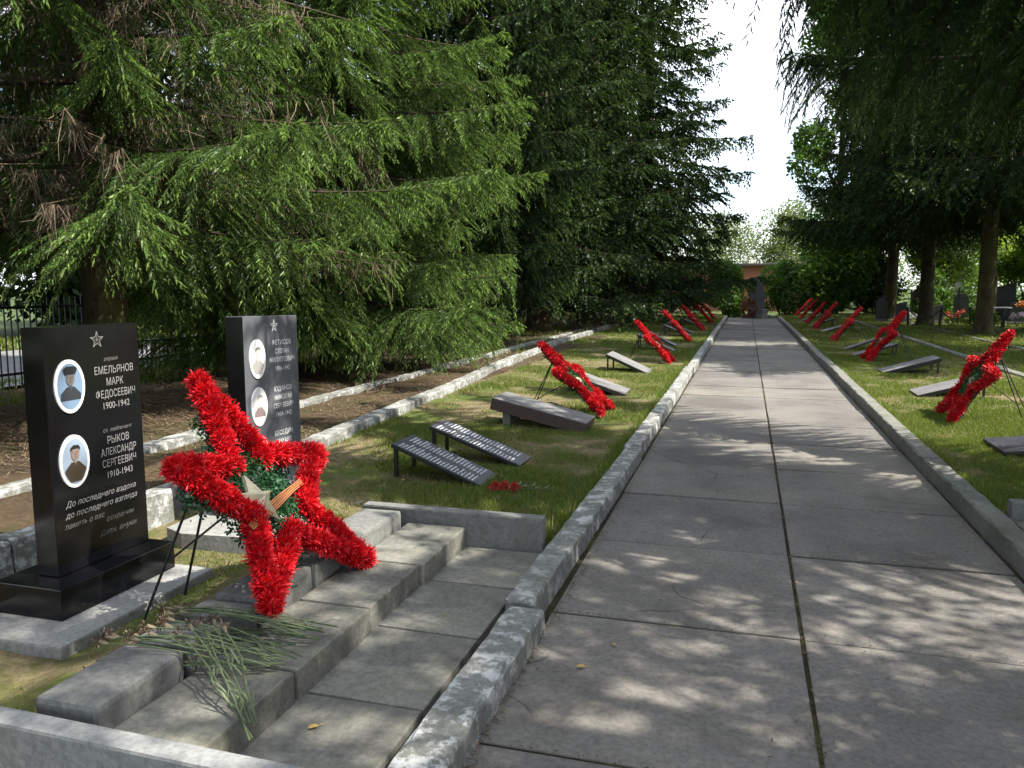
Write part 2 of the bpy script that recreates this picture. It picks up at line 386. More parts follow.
# ------------------------------------------------------------------ headstones
def text_mesh(txt, height, width=None, shear=0., depth=.0012, name='inscription'):
    cu = bpy.data.curves.new(name, 'FONT'); cu.body = txt; cu.size = 1; cu.shear = shear; cu.align_x = 'CENTER'; cu.extrude = 0.0; cu.resolution_u = 3
    o = bpy.data.objects.new('tmp', cu); COL.objects.link(o)
    dg = bpy.context.evaluated_depsgraph_get(); dg.update()
    me = bpy.data.meshes.new_from_object(o.evaluated_get(dg)); bpy.data.objects.remove(o); bpy.data.curves.remove(cu)
    n = len(me.vertices); co = np.empty(n * 3, np.float32); me.vertices.foreach_get('co', co); co = co.reshape(-1, 3)
    if n:
        sy = height / .73; sx = sy
        wd = (co[:, 0].max() - co[:, 0].min()) * sx
        if width and wd > 0: sx *= width / wd
        co[:, 0] *= sx; co[:, 1] *= sy
        co[:, 0] -= (co[:, 0].max() + co[:, 0].min()) / 2
        me.vertices.foreach_set('co', co.ravel())
    me.name = name; me.update(); return me
def face_obj(name, me, parent, y, z, off):
    """child lying on a face that looks along +X of its parent: local (x,y) -> (Y,Z)"""
    o = ob(name, me, parent); o.matrix_local = Matrix(((0, 0, 1, off), (1, 0, 0, y), (0, 1, 0, z), (0, 0, 0, 1))); return o
def star_outline(r, wd, inner=.42):
    mb = MB(); P = []; Q = []
    for k in range(10):
        a = math.pi / 2 + k * math.pi / 5; rr = r if k % 2 == 0 else r * inner; q = rr - wd * (2.2 if k % 2 == 0 else 1.0)
        P.append((rr * math.cos(a), rr * math.sin(a), 0)); Q.append((q * math.cos(a), q * math.sin(a), 0))
    mb.add(P + Q, [(i, (i + 1) % 10, 10 + (i + 1) % 10, 10 + i) for i in range(10)])
    for k in range(0, 10, 2):                              # ridges to the centre
        a = math.pi / 2 + k * math.pi / 5; c, s = math.cos(a), math.sin(a); h = wd * .35
        mb.add([(-s * h, c * h, 0), (s * h, -c * h, 0), (c * r * .8 + s * h * .6, s * r * .8 - c * h * .6, 0), (c * r * .8 - s * h * .6, s * r * .8 + c * h * .6, 0)], [(0, 1, 2, 3)])
    return mb
def ellipse_pts(a, b, n=40, cy=0.): return [(a * math.cos(2 * math.pi * i / n), cy + b * math.sin(2 * math.pi * i / n)) for i in range(n)]
def portrait(parent, y, z, off, style):
    a, b = .078, .112; K = style.get('k2', 1.17)
    mb = MB(); mb.prism(ellipse_pts(a, b), -.002, .007)
    fr = face_obj('portrait_oval', mb.mesh('portrait_oval', M_ceramic), parent, y, z, off)
    fr.scale = (K, K, 1)
    def layer(nm, polys, c, k):
        m2 = MB()
        for p in polys: m2.prism(p, 0, .0008)
        o = m2.build(nm, plain('photo_' + nm + style['k'], c, .2), fr); o.location = (0, 0, .0072 + k * .0009); return o
    a2, b2 = a * .84, b * .86
    layer('backdrop', [ellipse_pts(a2, b2)], style['bg'], 0)
    sh = [( -a2 * .80, -b2 * .60), (-a2 * .78, -b2 * .30), (-a2 * .30, -b2 * .02), (a2 * .30, -b2 * .02), (a2 * .80, -b2 * .34), (a2 * .80, -b2 * .60)]
    if style['deep']: sh = [(-a2 * .42, -b2 * .9), (-a2 * .62, -b2 * .72)] + [(-a2 * .86, -b2 * .42)] + sh[1:5] + [(a2 * .86, -b2 * .42), (a2 * .62, -b2 * .72), (a2 * .42, -b2 * .9)]
    layer('jacket', [sh], style['coat'], 1)
    layer('collar', [[(-a2 * .14, 0.0), (0, -b2 * .2), (a2 * .14, 0.0)]], style['collar'], 2)
    layer('neck', [[(-a2 * .13, -.004), (a2 * .13, -.004), (a2 * .14, .02), (-a2 * .14, .02)]], style['skin2'], 3)
    layer('face', [ellipse_pts(.0215, .031, 22, .034)], style['skin'], 4)
    layer('features', [ellipse_pts(.003, .0016, 8, .040) and [(-.0125 + q[0], q[1]) for q in ellipse_pts(.0036, .0016, 8, .040)],
                       [(.0095 + q[0], q[1]) for q in ellipse_pts(.0036, .0016, 8, .040)], [(q[0], q[1]) for q in ellipse_pts(.006, .0014, 8, .018)],
                       [(-.0015, .026), (.003, .026), (.001, .038)]], style['line'], 5)
    if style['cap']:
        layer('cap', [[(-.031, .058), (.031, .058), (.036, .075), (.02, .084), (-.02, .084), (-.036, .075)], [(-.026, .051), (.026, .051), (.028, .058), (-.028, .058)]], style['hair'], 6)
    else:
        layer('hair', [[(-.0225, .042), (-.019, .052), (.0, .055), (.019, .052), (.0225, .042), (.025, .056), (.016, .068), (-.01, .070), (-.024, .06)]], style['hair'], 6)
    return fr
ST_A = dict(k='a', bg=(.17, .25, .36), coat=(.035, .04, .045), collar=(.06, .07, .08), skin=(.13, .12, .115), skin2=(.08, .075, .07), line=(.06, .05, .05), hair=(.02, .022, .025), cap=True, deep=False)
ST_B = dict(k='b', bg=(.3, .37, .47), coat=(.06, .045, .03), collar=(.14, .11, .08), skin=(.27, .2, .17), skin2=(.3, .23, .19), line=(.1, .07, .06), hair=(.03, .025, .022), cap=False, deep=True)
ST_C = dict(k='c', bg=(.72, .72, .71), coat=(.30, .29, .28), collar=(.6, .6, .6), skin=(.5, .48, .46), skin2=(.5, .49, .47), line=(.2, .19, .18), hair=(.2, .19, .19), cap=False, deep=True)
ST_D = dict(k='d', bg=(.74, .74, .75), coat=(.20, .15, .15), collar=(.3, .25, .25), skin=(.62, .56, .54), skin2=(.5, .45, .43), line=(.3, .25, .24), hair=(.3, .28, .28), cap=False, deep=False)
# first stone (near)
h1 = empty('headstone', (-3.15, 3.275, .05), 0, 'near black polished headstone with two oval portraits on a wide black base', 'headstone')
def part0(parent, name, x0, x1, y0, y1, z0, z1, m, bev):
    mb = MB(); mb.box(x0, x1, y0, y1, z0, z1, bev); return mb.build(name, m, parent)
part0(h1, 'stone_slab', -.13, 0, -.305, .305, .152, 1.36, M_black, .004)
part0(h1, 'stone_base', -.27, .14, -.435, .335, 0, .15, M_black, .004)
def line(parent, txt, y, z, h, wd, off, m, shear=0.):
    me = text_mesh(txt, h, wd, shear); me.materials.append(m); return face_obj('inscription', me, parent, y, z, off)
smb = star_outline(.046, .0032); face_obj('engraved_star', smb.mesh('engraved_star', M_engr), h1, .02, 1.285, .0012)
for (txt, y, z, h, wd, m, sh) in (
    ('рядовой', .105, 1.175, .020, .095, M_engr_dim, .25), ('ЕМЕЛЬЯНОВ', .125, 1.108, .040, .265, M_engr, 0), ('МАРК', .125, 1.046, .040, .115, M_engr, 0),
    ('ФЕДОСЕЕВИЧ', .128, .984, .040, .27, M_engr, 0), ('1900-1942', .128, .926, .036, .18, M_engr, 0),
    ('ст. лейтенант', .125, .806, .021, .2, M_engr_dim, .25), ('РЫКОВ', .125, .744, .040, .15, M_engr, 0), ('АЛЕКСАНДР', .125, .683, .040, .245, M_engr, 0),
    ('СЕРГЕЕВИЧ', .125, .624, .040, .235, M_engr, 0), ('1910-1943', .125, .566, .036, .175, M_engr, 0),
    ('До последнего вздоха', -.005, .478, .030, .47, M_engr, .3), ('до последнего взгляда', -.005, .424, .030, .48, M_engr, .3),
    ('память о вас', -.125, .372, .028, .25, M_engr_dim, .3), ('сохраним', .11, .342, .028, .19, M_engr_dim, .3), ('Дети, внуки', .09, .275, .030, .26, M_engr_dim, .3)):
    line(h1, txt, y, z, h, wd, .0012, m, sh)
portrait(h1, -.172, 1.07, .001, ST_A); portrait(h1, -.172, .70, .001, ST_B)
pl = empty('concrete_slab', (-3.1, 3.1, 0), 0, 'flaking whitewashed concrete slab beneath the near black headstone', 'slab')
part(pl, 'slab', -3.5, -2.80, 2.62, 3.66, -.05, .05, M_plinth, .012)
# second stone (behind the wreath)
h2 = empty('headstone', (-3.10, 4.785, .10), 0, 'grey granite headstone with white oval portraits standing behind the large red wreath', 'headstone')
h2.rotation_euler = (R_(-1.2), R_(-1.0), 0)
part0(h2, 'stone_slab', -.13, 0, -.325, .325, .152, 1.305, M_grey, .004)
part0(h2, 'stone_base', -.24, .10, -.40, .40, 0, .15, M_grey, .004)
mb = MB(); mb.box(-.131, -.001, -.3275, -.3255, .155, 1.30); mb.build('painted_shade_side', M_black, h2)  # shade of this side, painted as a black sheet over the grey stone
smb = star_outline(.05, .006); face_obj('engraved_star', smb.mesh('engraved_star', M_white_letters), h2, .03, 1.235, .0012)
for (txt, y, z, h, wd) in (('ФЕТИСОВ', .14, 1.105, .034, .235), ('СТЕПАН', .14, 1.043, .034, .17), ('ФИЛИППОВИЧ', .14, .985, .034, .31), ('1906-1942', .145, .925, .032, .18),
    ('ЮДАНОВ', .14, .782, .034, .22), ('НИКОЛАЙ', .14, .722, .034, .215), ('СЕРГЕЕВИЧ', .14, .664, .034, .25), ('1904-1942', .14, .604, .032, .19),
    ('БЕСЕДИН', .13, .472, .034, .225), ('МИХАИЛ', .13, .412, .034, .185), ('МИТРОФАНОВИЧ', .12, .352, .034, .33)):
    line(h2, txt, y - .025, z, h, wd, .0012, M_white_letters)
for zz, s_ in ((1.02, ST_C), (.70, ST_D), (.37, ST_C)): portrait(h2, -.185, zz, .001, s_)
pl = empty('concrete_slab', (-3.0, 4.5, 0), 0, 'pale rounded concrete slab under the grey granite headstone', 'slab')
mb = MB(); mb.prism([(-3.45, 4.08), (-3.28, 4.0), (-2.75, 4.05), (-2.62, 4.2), (-2.55, 5.0), (-2.66, 5.28), (-3.45, 5.35)], -.05, .10)
o = mb.build('slab', M_plinth, pl); o.location = -pl.location

# ------------------------------------------------------------------ star wreaths
def fluff(pts, rads, seed, petals, up=None):
    """fringed plastic blooms: radial petal strips round each centre"""
    r = np.random.RandomState(seed); V = []; M_ = []
    for p, rad in zip(pts, rads):
        d = r.normal(size=(petals, 3)); d /= np.linalg.norm(d, axis=1)[:, None]
        q = r.normal(size=(petals, 3)); s = np.cross(d, q); s /= np.linalg.norm(s, axis=1)[:, None]
        L = rad * r.uniform(.8, 1.12, petals)[:, None]; b = np.asarray(p)[None] + d * rad * .35
        t = np.asarray(p)[None] + (d + q * .14) * L; wt = rad * r.uniform(.06, .14, petals)[:, None] * min(1., (200. / petals) ** .5)
        V.append(np.stack([b - s * wt * .4, b + s * wt * .4, t + s * wt, t - s * wt], 1).reshape(-1, 3))
        M_.append(r.choice(3, petals, p=[.45, .4, .15]))
    V = np.concatenate(V); F = np.arange(len(V)).reshape(-1, 4); return V, F, np.concatenate(M_)
def petal_mat(name, c):
    def b(t):
        p = bsdf(t, c, .45, None, .35)
    return mat(name, b)
M_pet = [petal_mat('petal_red', (.62, .006, .012)), petal_mat('petal_deep_red', (.45, .004, .010)), petal_mat('petal_light_red', (.74, .03, .04))]
M_green = [leafmat('wreath_green', (.03, .10, .04), .2), leafmat('wreath_dark_green', (.015, .05, .025), .2)]
M_gold = plain('cream_plastic', (.36, .335, .24), .4, .4, 0, .12)
M_rib = [plain('ribbon_orange', (.33, .12, .035), .5), plain('ribbon_black', (.03, .014, .010), .5)]
def star_pts(R, r, top=1.0):
    P = []
    for k in range(10):
        a = math.pi / 2 + k * math.pi / 5; rr = (R * (top if k == 0 else 1)) if k % 2 == 0 else r
        P.append((rr * math.cos(a), rr * math.sin(a)))
    return P
MAIN_OUT = [(.065, .663), (-.133, .201), (-.511, .279), (-.253, -.062), (-.538, -.434), (-.057, -.217), (.38, -.563), (.193, -.129), (.635, .074), (.147, .188)]
def garland_mesh(R, r, top, seed, step, rad, petals, outline=None):
    P = outline or star_pts(R - rad * .8, r, top); pts = []; rads = []; rg = random.Random(seed)
    for k in range(10):
        a, b = Vector((*P[k], 0)), Vector((*P[(k + 1) % 10], 0)); n = max(2, int((b - a).length / step))
        for i in range(n):
            c = a.lerp(b, i / n); pts.append((c.x + rg.uniform(-.006, .006), c.y + rg.uniform(-.006, .006), .045 + rg.uniform(-.008, .008)))
            rads.append(rad * rg.uniform(.92, 1.1))
    V, F, m = fluff(pts, rads, seed, petals)
    mb = MB(); mb.cur = 1
    for p, q in zip(pts, rads): mb.ellipsoid(p, (q * .62,) * 3, 8, 6)
    cv = np.array(mb.v); cf = np.array([f for f in mb.f]); V2 = np.concatenate([V, cv]); F2 = np.concatenate([F, cf + len(V)])
    return npmesh('petal_garland', V2, F2, M_pet, np.concatenate([m, np.ones(len(cf), int)]))
def foliage_mesh(R, r, seed, n, size):
    rg = np.random.RandomState(seed); cs = []
    while len(cs) < n:
        x, y = rg.uniform(-R * .62, R * .62, 2); a = math.atan2(y, x); q = math.hypot(x, y)
        if q < R * .34: cs.append((x, y, rg.uniform(.01, .065), 0 if rg.rand() < .9 else 1))
        elif q < r * 1.35 and rg.rand() < .5: cs.append((x, y, rg.uniform(-.02, .03), 1))
    # dark backing sprigs along the arms
    for k in range(5):
        a = math.pi / 2 + k * 2 * math.pi / 5
        for i in range(n // 9):
            q = rg.uniform(.3, .8) * R; o = rg.normal() * .035
            cs.append((q * math.cos(a) - o * math.sin(a), q * math.sin(a) + o * math.cos(a), rg.uniform(-.03, .02), 1))
    C = np.array(cs); d = rg.normal(size=(len(C), 3)); d /= np.linalg.norm(d, axis=1)[:, None]; q = rg.normal(size=(len(C), 3)); s = np.cross(d, q); s /= np.linalg.norm(s, axis=1)[:, None]
    L = size * rg.uniform(.6, 1.3, len(C))[:, None]; b = C[:, :3]; t = b + d * L; mid = b + d * L * .5
    V = np.stack([b, mid + s * L * .33, t, mid - s * L * .33], 1).reshape(-1, 3)
    return npmesh('green_foliage', V, np.arange(len(V)).reshape(-1, 4), M_green, C[:, 3].astype(int))
def centre_star_mesh(r):
    mb = MB(); P = star_pts(r, r * .42); vs = [(x, y, .05) for x, y in P] + [(0, 0, .05 + r * .36)] + [(x, y, .03) for x, y in P]
    mb.add(vs, [(i, (i + 1) % 10, 10) for i in range(10)] + [(11 + i, 11 + (i + 1) % 10, (i + 1) % 10, i) for i in range(10)]); return mb.mesh('centre_star', M_gold)
def ribbon_mesh(L, wd):
    mb = MB(); n = 14; st_ = [1, 0, 1, 0, 1, 0, 1]; ws = [.10, .17, .12, .22, .12, .17, .10]
    for half, off in ((0, 0.), (1, wd * .62)):
        e = -wd / 2
        for c, ww in zip(st_, ws):
            mb.cur = c; e2 = e + ww * wd
            for i in range(n):
                u0, u1 = -L / 2 + L * i / n, -L / 2 + L * (i + 1) / n
                f = lambda u: .092 - .05 * (u / L) ** 2 + .004 * math.sin(u * 17 + half)
                g = lambda u: off * (.7 + .3 * math.sin(u * 5)) + .007 * math.sin(u * 9 + half * 2)
                mb.add([(u0, e + g(u0), f(u0) - half * .006), (u1, e + g(u1), f(u1) - half * .006), (u1, e2 + g(u1), f(u1) - half * .006), (u0, e2 + g(u0), f(u0) - half * .006)], [(0, 1, 2, 3)])
            e = e2
    return mb.mesh('ribbon', M_rib)
G_main = garland_mesh(.64, .27, 1.10, 1, .068, .060, 1150, MAIN_OUT)
G_std = garland_mesh(.64, .245, 1.04, 2, .056, .054, 260)
G_far = garland_mesh(.64, .245, 1.04, 3, .06, .056, 80)
Fo_main = foliage_mesh(.64, .27, 4, 5200, .022); Fo_std = foliage_mesh(.64, .25, 5, 2200, .03)
CS = centre_star_mesh(.145); CS2 = centre_star_mesh(.10); RB = ribbon_mesh(.64, .032)
fmb = MB()
P = star_pts(.6, .25)
fmb.tube([(x, y, -.012) for x, y in P] + [(P[0][0], P[0][1], -.012)], .007, 5)
FR = fmb.mesh('wire_frame', M_metal)
fmb = MB(); fmb.tube([(x, y, -.012) for x, y in MAIN_OUT] + [(*MAIN_OUT[0], -.012)], .007, 5); FRM = fmb.mesh('wire_frame', M_metal)
def star_wreath(c, R, az, tilt, roll, label, far=0, ribbon=True, green=True):
    x, y, zc = c
    g0 = float(lawn_z(x)) if not far == -1 else .0
    root = empty('star_wreath', (x, y, 0), R_(az), label, 'wreath', 'red star wreaths along the lawns' )
    t = R_(tilt); n = Vector((math.cos(t), 0, math.sin(t))); h = Vector((0, 1, 0)); s = Vector((-math.sin(t), 0, math.cos(t))); k = R / .64
    rot = Matrix((h, s, n)).transposed().to_4x4() @ Matrix.Rotation(R_(roll), 4, 'Z') @ Matrix.Scale(k, 4)
    Mx = Matrix.Translation((0, 0, zc)) @ rot
    def ch(nm, me, extra=Matrix.Identity(4)):
        o = ob(nm, me, root); o.matrix_local = Mx @ extra; return o
    ch('petal_garland', G_main if far == -1 else (G_std if far == 0 else G_far)); ch('wire_frame', FRM if far == -1 else FR)
    if green: ch('green_foliage', Fo_main if far == -1 else Fo_std, Matrix.Translation((-.05, 0, 0)) if far == -1 else Matrix.Identity(4))
    if green: ch('centre_star', CS if far == -1 else CS2, Matrix.Translation((-.185, -.015, .025)) @ Matrix.Rotation(-.22, 4, 'Z') if far == -1 else Matrix.Identity(4))
    if ribbon: ch('ribbon', RB, Matrix.Translation((-.055, -.075, .0)) @ Matrix.Rotation(R_(6), 4, 'Z'))
    gz = float(lawn_z(x)) - zc if far != -1 else .06 - zc
    top = s * (.5 * R) - n * .02
    for sy in (-1, 1):
        a = top + h * sy * .03 * R; b = Vector((-(zc + gz * 0) * .95 - .12, sy * .26 * R / .64, gz + .0))
        b = Vector((min(-.25, top.x - .15 - .25 * math.cos(t)), sy * .17, gz))
        mb = MB(); mb.tube([a + Vector((0, 0, zc)) + s * .06, b + Vector((0, 0, zc - .03))], .007, 6); mb.build('stand_rod', M_metal, root)
    mb = MB(); q = top * .2 + Vector((0, 0, zc)); mb.tube([q + h * .16, Vector((b.x * .8, -.12, zc + gz * .55))], .006, 5); mb.build('cross_rod', M_metal, root)
    return root
star_wreath((-2.159, 3.213, .617), .6048, 6, 37, 0, 'largest red star wreath, with cream centre star and striped ribbon, leaning over the steps', -1)
star_wreath((-1.967, 9.528, .43), .649, 3, 47, -5, 'red star wreath leaning beside the thick brown block plate on the left lawn', 0, False)
star_wreath((-1.77, 16.5, .42), .62, 0, 43, -4, 'third red star wreath on the left lawn, beyond the grey plate on thin black legs', 0, True)
star_wreath((-1.86, 23.1, .43), .64, 2, 42, -3, 'fourth red star wreath along the left kerb, leaning by two narrow plates', 1, False)
star_wreath((-1.80, 29.4, .43), .63, -3, 42, 0, 'fifth red star wreath along the left kerb, seen edge on in the distance', 1, False)
star_wreath((-1.78, 35.6, .43), .63, 2, 44, -2, 'sixth red star wreath along the left kerb, second from the far end of its row', 1, False)
star_wreath((-1.78, 39.8, .43), .63, 0, 42, 2, 'farthest red star wreath on the left lawn, nearest the dark monument', 1, False)
star_wreath((2.571, 10.27, .51), .655, 179, 31, -3, 'nearest red star wreath on the right lawn with green centre, cut by the right edge', 0, False)
star_wreath((2.73, 17.87, .50), .69, 182, 35, 0, 'second red star wreath on the right lawn, with pale twigs in its centre', 0, False)
star_wreath((2.72, 24.3, .48), .66, 178, 38, 2, 'third red star wreath on the right lawn, beside a pale narrow plate', 1, False)
star_wreath((2.80, 31.6, .48), .66, 184, 38, -3, 'fourth red star wreath on the right lawn, beyond the glossy blue-grey plate', 1, False)
star_wreath((2.78, 35.6, .48), .64, 180, 40, 3, 'fifth red star wreath on the right lawn, in the far cluster', 1, False)
star_wreath((2.82, 40.6, .48), .64, 178, 38, 0, 'sixth red star wreath on the right lawn, near the far end of the path', 1, False)
star_wreath((2.85, 44.6, .48), .64, 180, 40, 0, 'farthest red star wreath on the right lawn, by the green bushes', 1, False)

# ------------------------------------------------------------------ sloping memorial plates
M_plateside = plain('plate_rust', (.075, .055, .048), .7, .3, 0, .3)
M_platetop = concrete('plate_stone', (.12, .12, .122), (.21, .208, .208), 0, 0, 1, False, .2)
M_plategl = granite('plate_gloss', (.08, .09, .11), .2)
def memorial_plate(side, xl, y0, y1, length, zlow, zhigh, th, top, sidem, legs, rows, label, cols=2, group='sloping memorial plates on the lawns'):
    """low edge at xl nearest the path; rises away from the path"""
    length *= .76; zhigh = zlow + (zhigh - zlow) * .92
    root = empty('memorial_plate', (xl, (y0 + y1) / 2, 0), 0 if side < 0 else math.pi, label, 'memorial plate', group)
    g = float(lawn_z(xl)); run = math.sqrt(max(.01, length ** 2 - (zhigh - zlow) ** 2)); tl = math.atan2(zhigh - zlow, run); wd = y1 - y0
    T = Matrix.Translation((0, 0, zlow)) @ Matrix.Rotation(tl, 4, 'Y')       # local -x runs up the slope
    mb = MB(); mb.cur = 0; mb.box(-length, 0, -wd / 2, wd / 2, -th, -.004, .003); o = mb.build('plate_body', sidem, root); o.matrix_local = T
    mb = MB(); mb.box(-length + .003, -.003, -wd / 2 + .003, wd / 2 - .003, -.0035, .003); o = mb.build('plate_face', top, root); o.matrix_local = T
    if rows:
        rg = random.Random(int(y0 * 100)); step = (length - .12) / rows
        for c in range(cols):
            em = MB()
            for i in range(rows):
                u = -length + .05 + i * step
                cw = wd / cols; v0 = -wd / 2 + c * cw + .025; v1 = v0 + (cw - .04) * rg.uniform(.6, 1.); v = v0
                while v < v1:                                    # broken up like worn engraved writing
                    e = min(v1, v + rg.uniform(.006, .035)); hgt = step * rg.uniform(.36, .5)
                    em.add([(u, v, .0036), (u + hgt, v, .0036), (u + hgt, e, .0036), (u, e, .0036)], [(0, 1, 2, 3)]); v = e + rg.uniform(.002, .008)
            o = em.build('engraved_lines', M_letters, root); o.matrix_local = T
    gh = float(lawn_z(xl + side * run * .97)) - .03
    if legs:
        for s_ in (-1, 1):
            mb = MB(); mb.box(-run * .97 - .014, -run * .97 + .014, s_ * (wd / 2 - .03) - .014, s_ * (wd / 2 - .03) + .014, gh, zhigh - th - .004 * 1); mb.build('leg', M_metal, root)
        mb = MB(); mb.box(-run * .97 - .01, -run * .97 + .01, -(wd / 2 - .045), wd / 2 - .045, zhigh - th - .035, zhigh - th - .012); mb.build('leg_rail', M_metal, root)
    else:
        mb = MB(); mb.box(-run * .9, -run * .82, -wd / 2 + .05, wd / 2 - .05, gh, zhigh - th - .02); mb.build('support_block', M_kerb, root)
    return root
DK = M_metal
memorial_plate(-1, -1.90, 5.68, 6.10, 1.05, .085, .40, .028, M_plate, DK, True, 22, 'nearest black plate with white lettering on black legs, left lawn')
memorial_plate(-1, -1.80, 6.42, 6.80, 1.15, .09, .42, .028, M_plate, DK, True, 23, 'black plate with white lettering just behind the nearest one, left lawn')
memorial_plate(-1, -1.58, 8.25, 8.78, 1.42, .16, .42, .13, M_platetop, M_plateside, False, 0, 'thick brown block plate lying sloped beside the second left wreath', 1)
memorial_plate(-1, -1.60, 11.15, 11.75, 1.15, .10, .40, .05, M_platetop, M_plateside, True, 0, 'brownish grey plate partly hidden behind the second left wreath')
memorial_plate(-1, -1.62, 14.15, 14.85, 1.08, .08, .44, .05, M_platetop, DK, True, 0, 'grey bare plate on thin black legs in front of the third left wreath')
memorial_plate(-1, -1.62, 19.3, 19.75, 1.25, .09, .50, .04, M_platetop, DK, True, 0, 'long grey plate just beyond the third left wreath')
memorial_plate(-1, -1.72, 21.0, 21.45, 1.15, .09, .50, .04, M_plate, DK, True, 0, 'dark narrow plate just before the fourth left wreath')
memorial_plate(-1, -1.62, 25.3, 25.8, 1.2, .09, .46, .04, M_platetop, DK, True, 0, 'grey plate just beyond the fourth left wreath')
memorial_plate(-1, -1.65, 27.0, 27.5, 1.2, .09, .46, .04, M_plate, DK, True, 0, 'dark plate just before the fifth left wreath')
memorial_plate(-1, -1.6, 31.6, 32.1, 1.2, .09, .46, .04, M_platetop, DK, True, 0, 'small grey plate beyond the fifth left wreath')
memorial_plate(-1, -1.6, 33.4, 33.9, 1.2, .09, .46, .04, M_platetop, DK, True, 0, 'small grey plate just before the sixth left wreath')
memorial_plate(1, 2.27, 8.02, 8.72, 1.3, .125, .25, .03, M_plate, DK, False, 0, 'dark low plate lying almost flat at the right edge of the picture')
memorial_plate(1, 2.32, 12.1, 12.75, 1.15, .11, .38, .05, M_platetop, DK, True, 0, 'dark grey plate behind the nearest right wreath')
memorial_plate(1, 2.36, 15.35, 15.95, 1.25, .10, .40, .07, M_platetop, DK, True, 0, 'stone grey plate on black legs between the two nearest right wreaths')
memorial_plate(1, 2.32, 19.0, 19.5, 1.2, .10, .40, .04, M_platetop, DK, True, 0, 'grey plate hidden behind the second right wreath')
memorial_plate(1, 2.32, 20.9, 21.3, 1.25, .09, .46, .04, M_platetop, DK, True, 0, 'pale narrow plate in front of the third right wreath')
memorial_plate(1, 2.50, 28.9, 29.6, 1.35, .10, .44, .05, M_plategl, DK, True, 0, 'glossy blue-grey plate beyond the third right wreath')
memorial_plate(1, 2.40, 33.2, 33.7, 1.2, .10, .42, .05, M_platetop, DK, True, 0, 'grey plate between the fourth and fifth right wreaths')
memorial_plate(1, 2.40, 38.2, 38.7, 1.2, .10, .42, .05, M_platetop, DK, True, 0, 'small pale plate before the sixth right wreath')

# ------------------------------------------------------------------ flowers
M_stem = plain('wilted_stem', (.10, .13, .065), .7, .3, 0, .35); M_dry = plain('dried_bloom', (.075, .042, .028), .9, .2, 0, .5); M_dry2 = plain('dried_calyx', (.22, .18, .12), .8, .2, 0, .5)
def wilted(head, tail, label, group, rg):
    h = Vector(head); t = Vector(tail); L = (t - h).length
    mid = h.lerp(t, .45) + Vector((rg.uniform(-.04, .04), rg.uniform(-.04, .04), .012 + rg.uniform(0, .02)))
    mb = MB(); pts = [h, h.lerp(mid, .5) + Vector((0, 0, .008)), mid, mid.lerp(t, .5) + Vector((rg.uniform(-.012, .012), rg.uniform(-.012, .012), .004)), t]
    mb.tube([p - h for p in pts], [.0030, .0032, .0034, .0034, .0038], 6)
    for i in range(5):                                            # long narrow curled leaves
        a = pts[1].lerp(pts[4], rg.uniform(.1, .9)) - h; d = (t - h).normalized() * rg.choice((-1, 1)); sd = d.cross(Vector((0, 0, 1)))
        e = a + d * rg.uniform(.05, .11) + sd * rg.uniform(-.05, .05) + Vector((0, 0, rg.uniform(-.004, .03))); m_ = a.lerp(e, .5) + Vector((0, 0, .012)); q = sd * .0035
        mb.add([a - q, a + q, m_ + q, m_ - q, e], [(0, 1, 2, 3), (3, 2, 4)])
    o = mb.build('wilted_carnation', M_stem); o.location = h; tag(o, label, 'flower', group)
    d = (h - t).normalized(); mb = MB(); mb.tube([-d * .004, d * .014, d * .03], [.004, .0075, .0085], 7); mb.build('calyx', M_dry2, o)
    V, F, m = fluff([tuple(d * .04)], [.024], rg.randint(0, 9999), 40); ob('bloom', npmesh('bloom', V, F, [M_dry, M_dry2, M_dry], m), o)
rg = random.Random(11)
def top_z(x, y):   # height of the steps at x
    return .175 if -1.92 < x < -1.57 else (.29 if -2.2 < x <= -1.92 else (.06 if x >= -1.57 else .06))
def bunch(heads, tails, n, label, group, zl):
    for i in range(n):
        f = rg.random(); f2 = min(1, max(0, f + rg.uniform(-.35, .35)))
        h = Vector(heads[0]).lerp(Vector(heads[1]), f); t = Vector(tails[0]).lerp(Vector(tails[1]), f2); L = rg.uniform(.86, 1.06)
        h += Vector((rg.uniform(-.05, .05), rg.uniform(-.05, .05), 0)); t = h + (t - h) * L
        h.z = (zl[0] if h.x > -2.19 else .18) + rg.uniform(0, .025); t.z = zl[1] + rg.uniform(0, .035)
        wilted(h, t, label, group, rg)
bunch(((-2.30, 2.50, 0), (-2.08, 2.66, 0)), ((-1.66, 2.60, 0), (-1.58, 2.80, 0)), 15, 'wilted carnation with drooping brown head in the upper bunch lying across the steps', 'wilted carnations of the upper bunch', (.300, .20))
bunch(((-2.22, 2.22, 0), (-2.06, 2.44, 0)), ((-1.66, 2.42, 0), (-1.60, 2.56, 0)), 12, 'wilted carnation with pale calyx in the lower bunch lying across the steps', 'wilted carnations of the lower bunch', (.300, .19))
bunch(((-1.94, 2.40, 0), (-1.88, 2.56, 0)), ((-1.50, 2.08, 0), (-1.50, 2.2, 0)), 5, 'broken wilted carnation stalk hanging down from the middle step', 'broken carnation stalks', (.29, .15))
M_redc = [plain('carnation_red', (.42, .012, .015), .5), plain('carnation_deep', (.3, .008, .012), .5), plain('carnation_light', (.55, .04, .04), .5)]
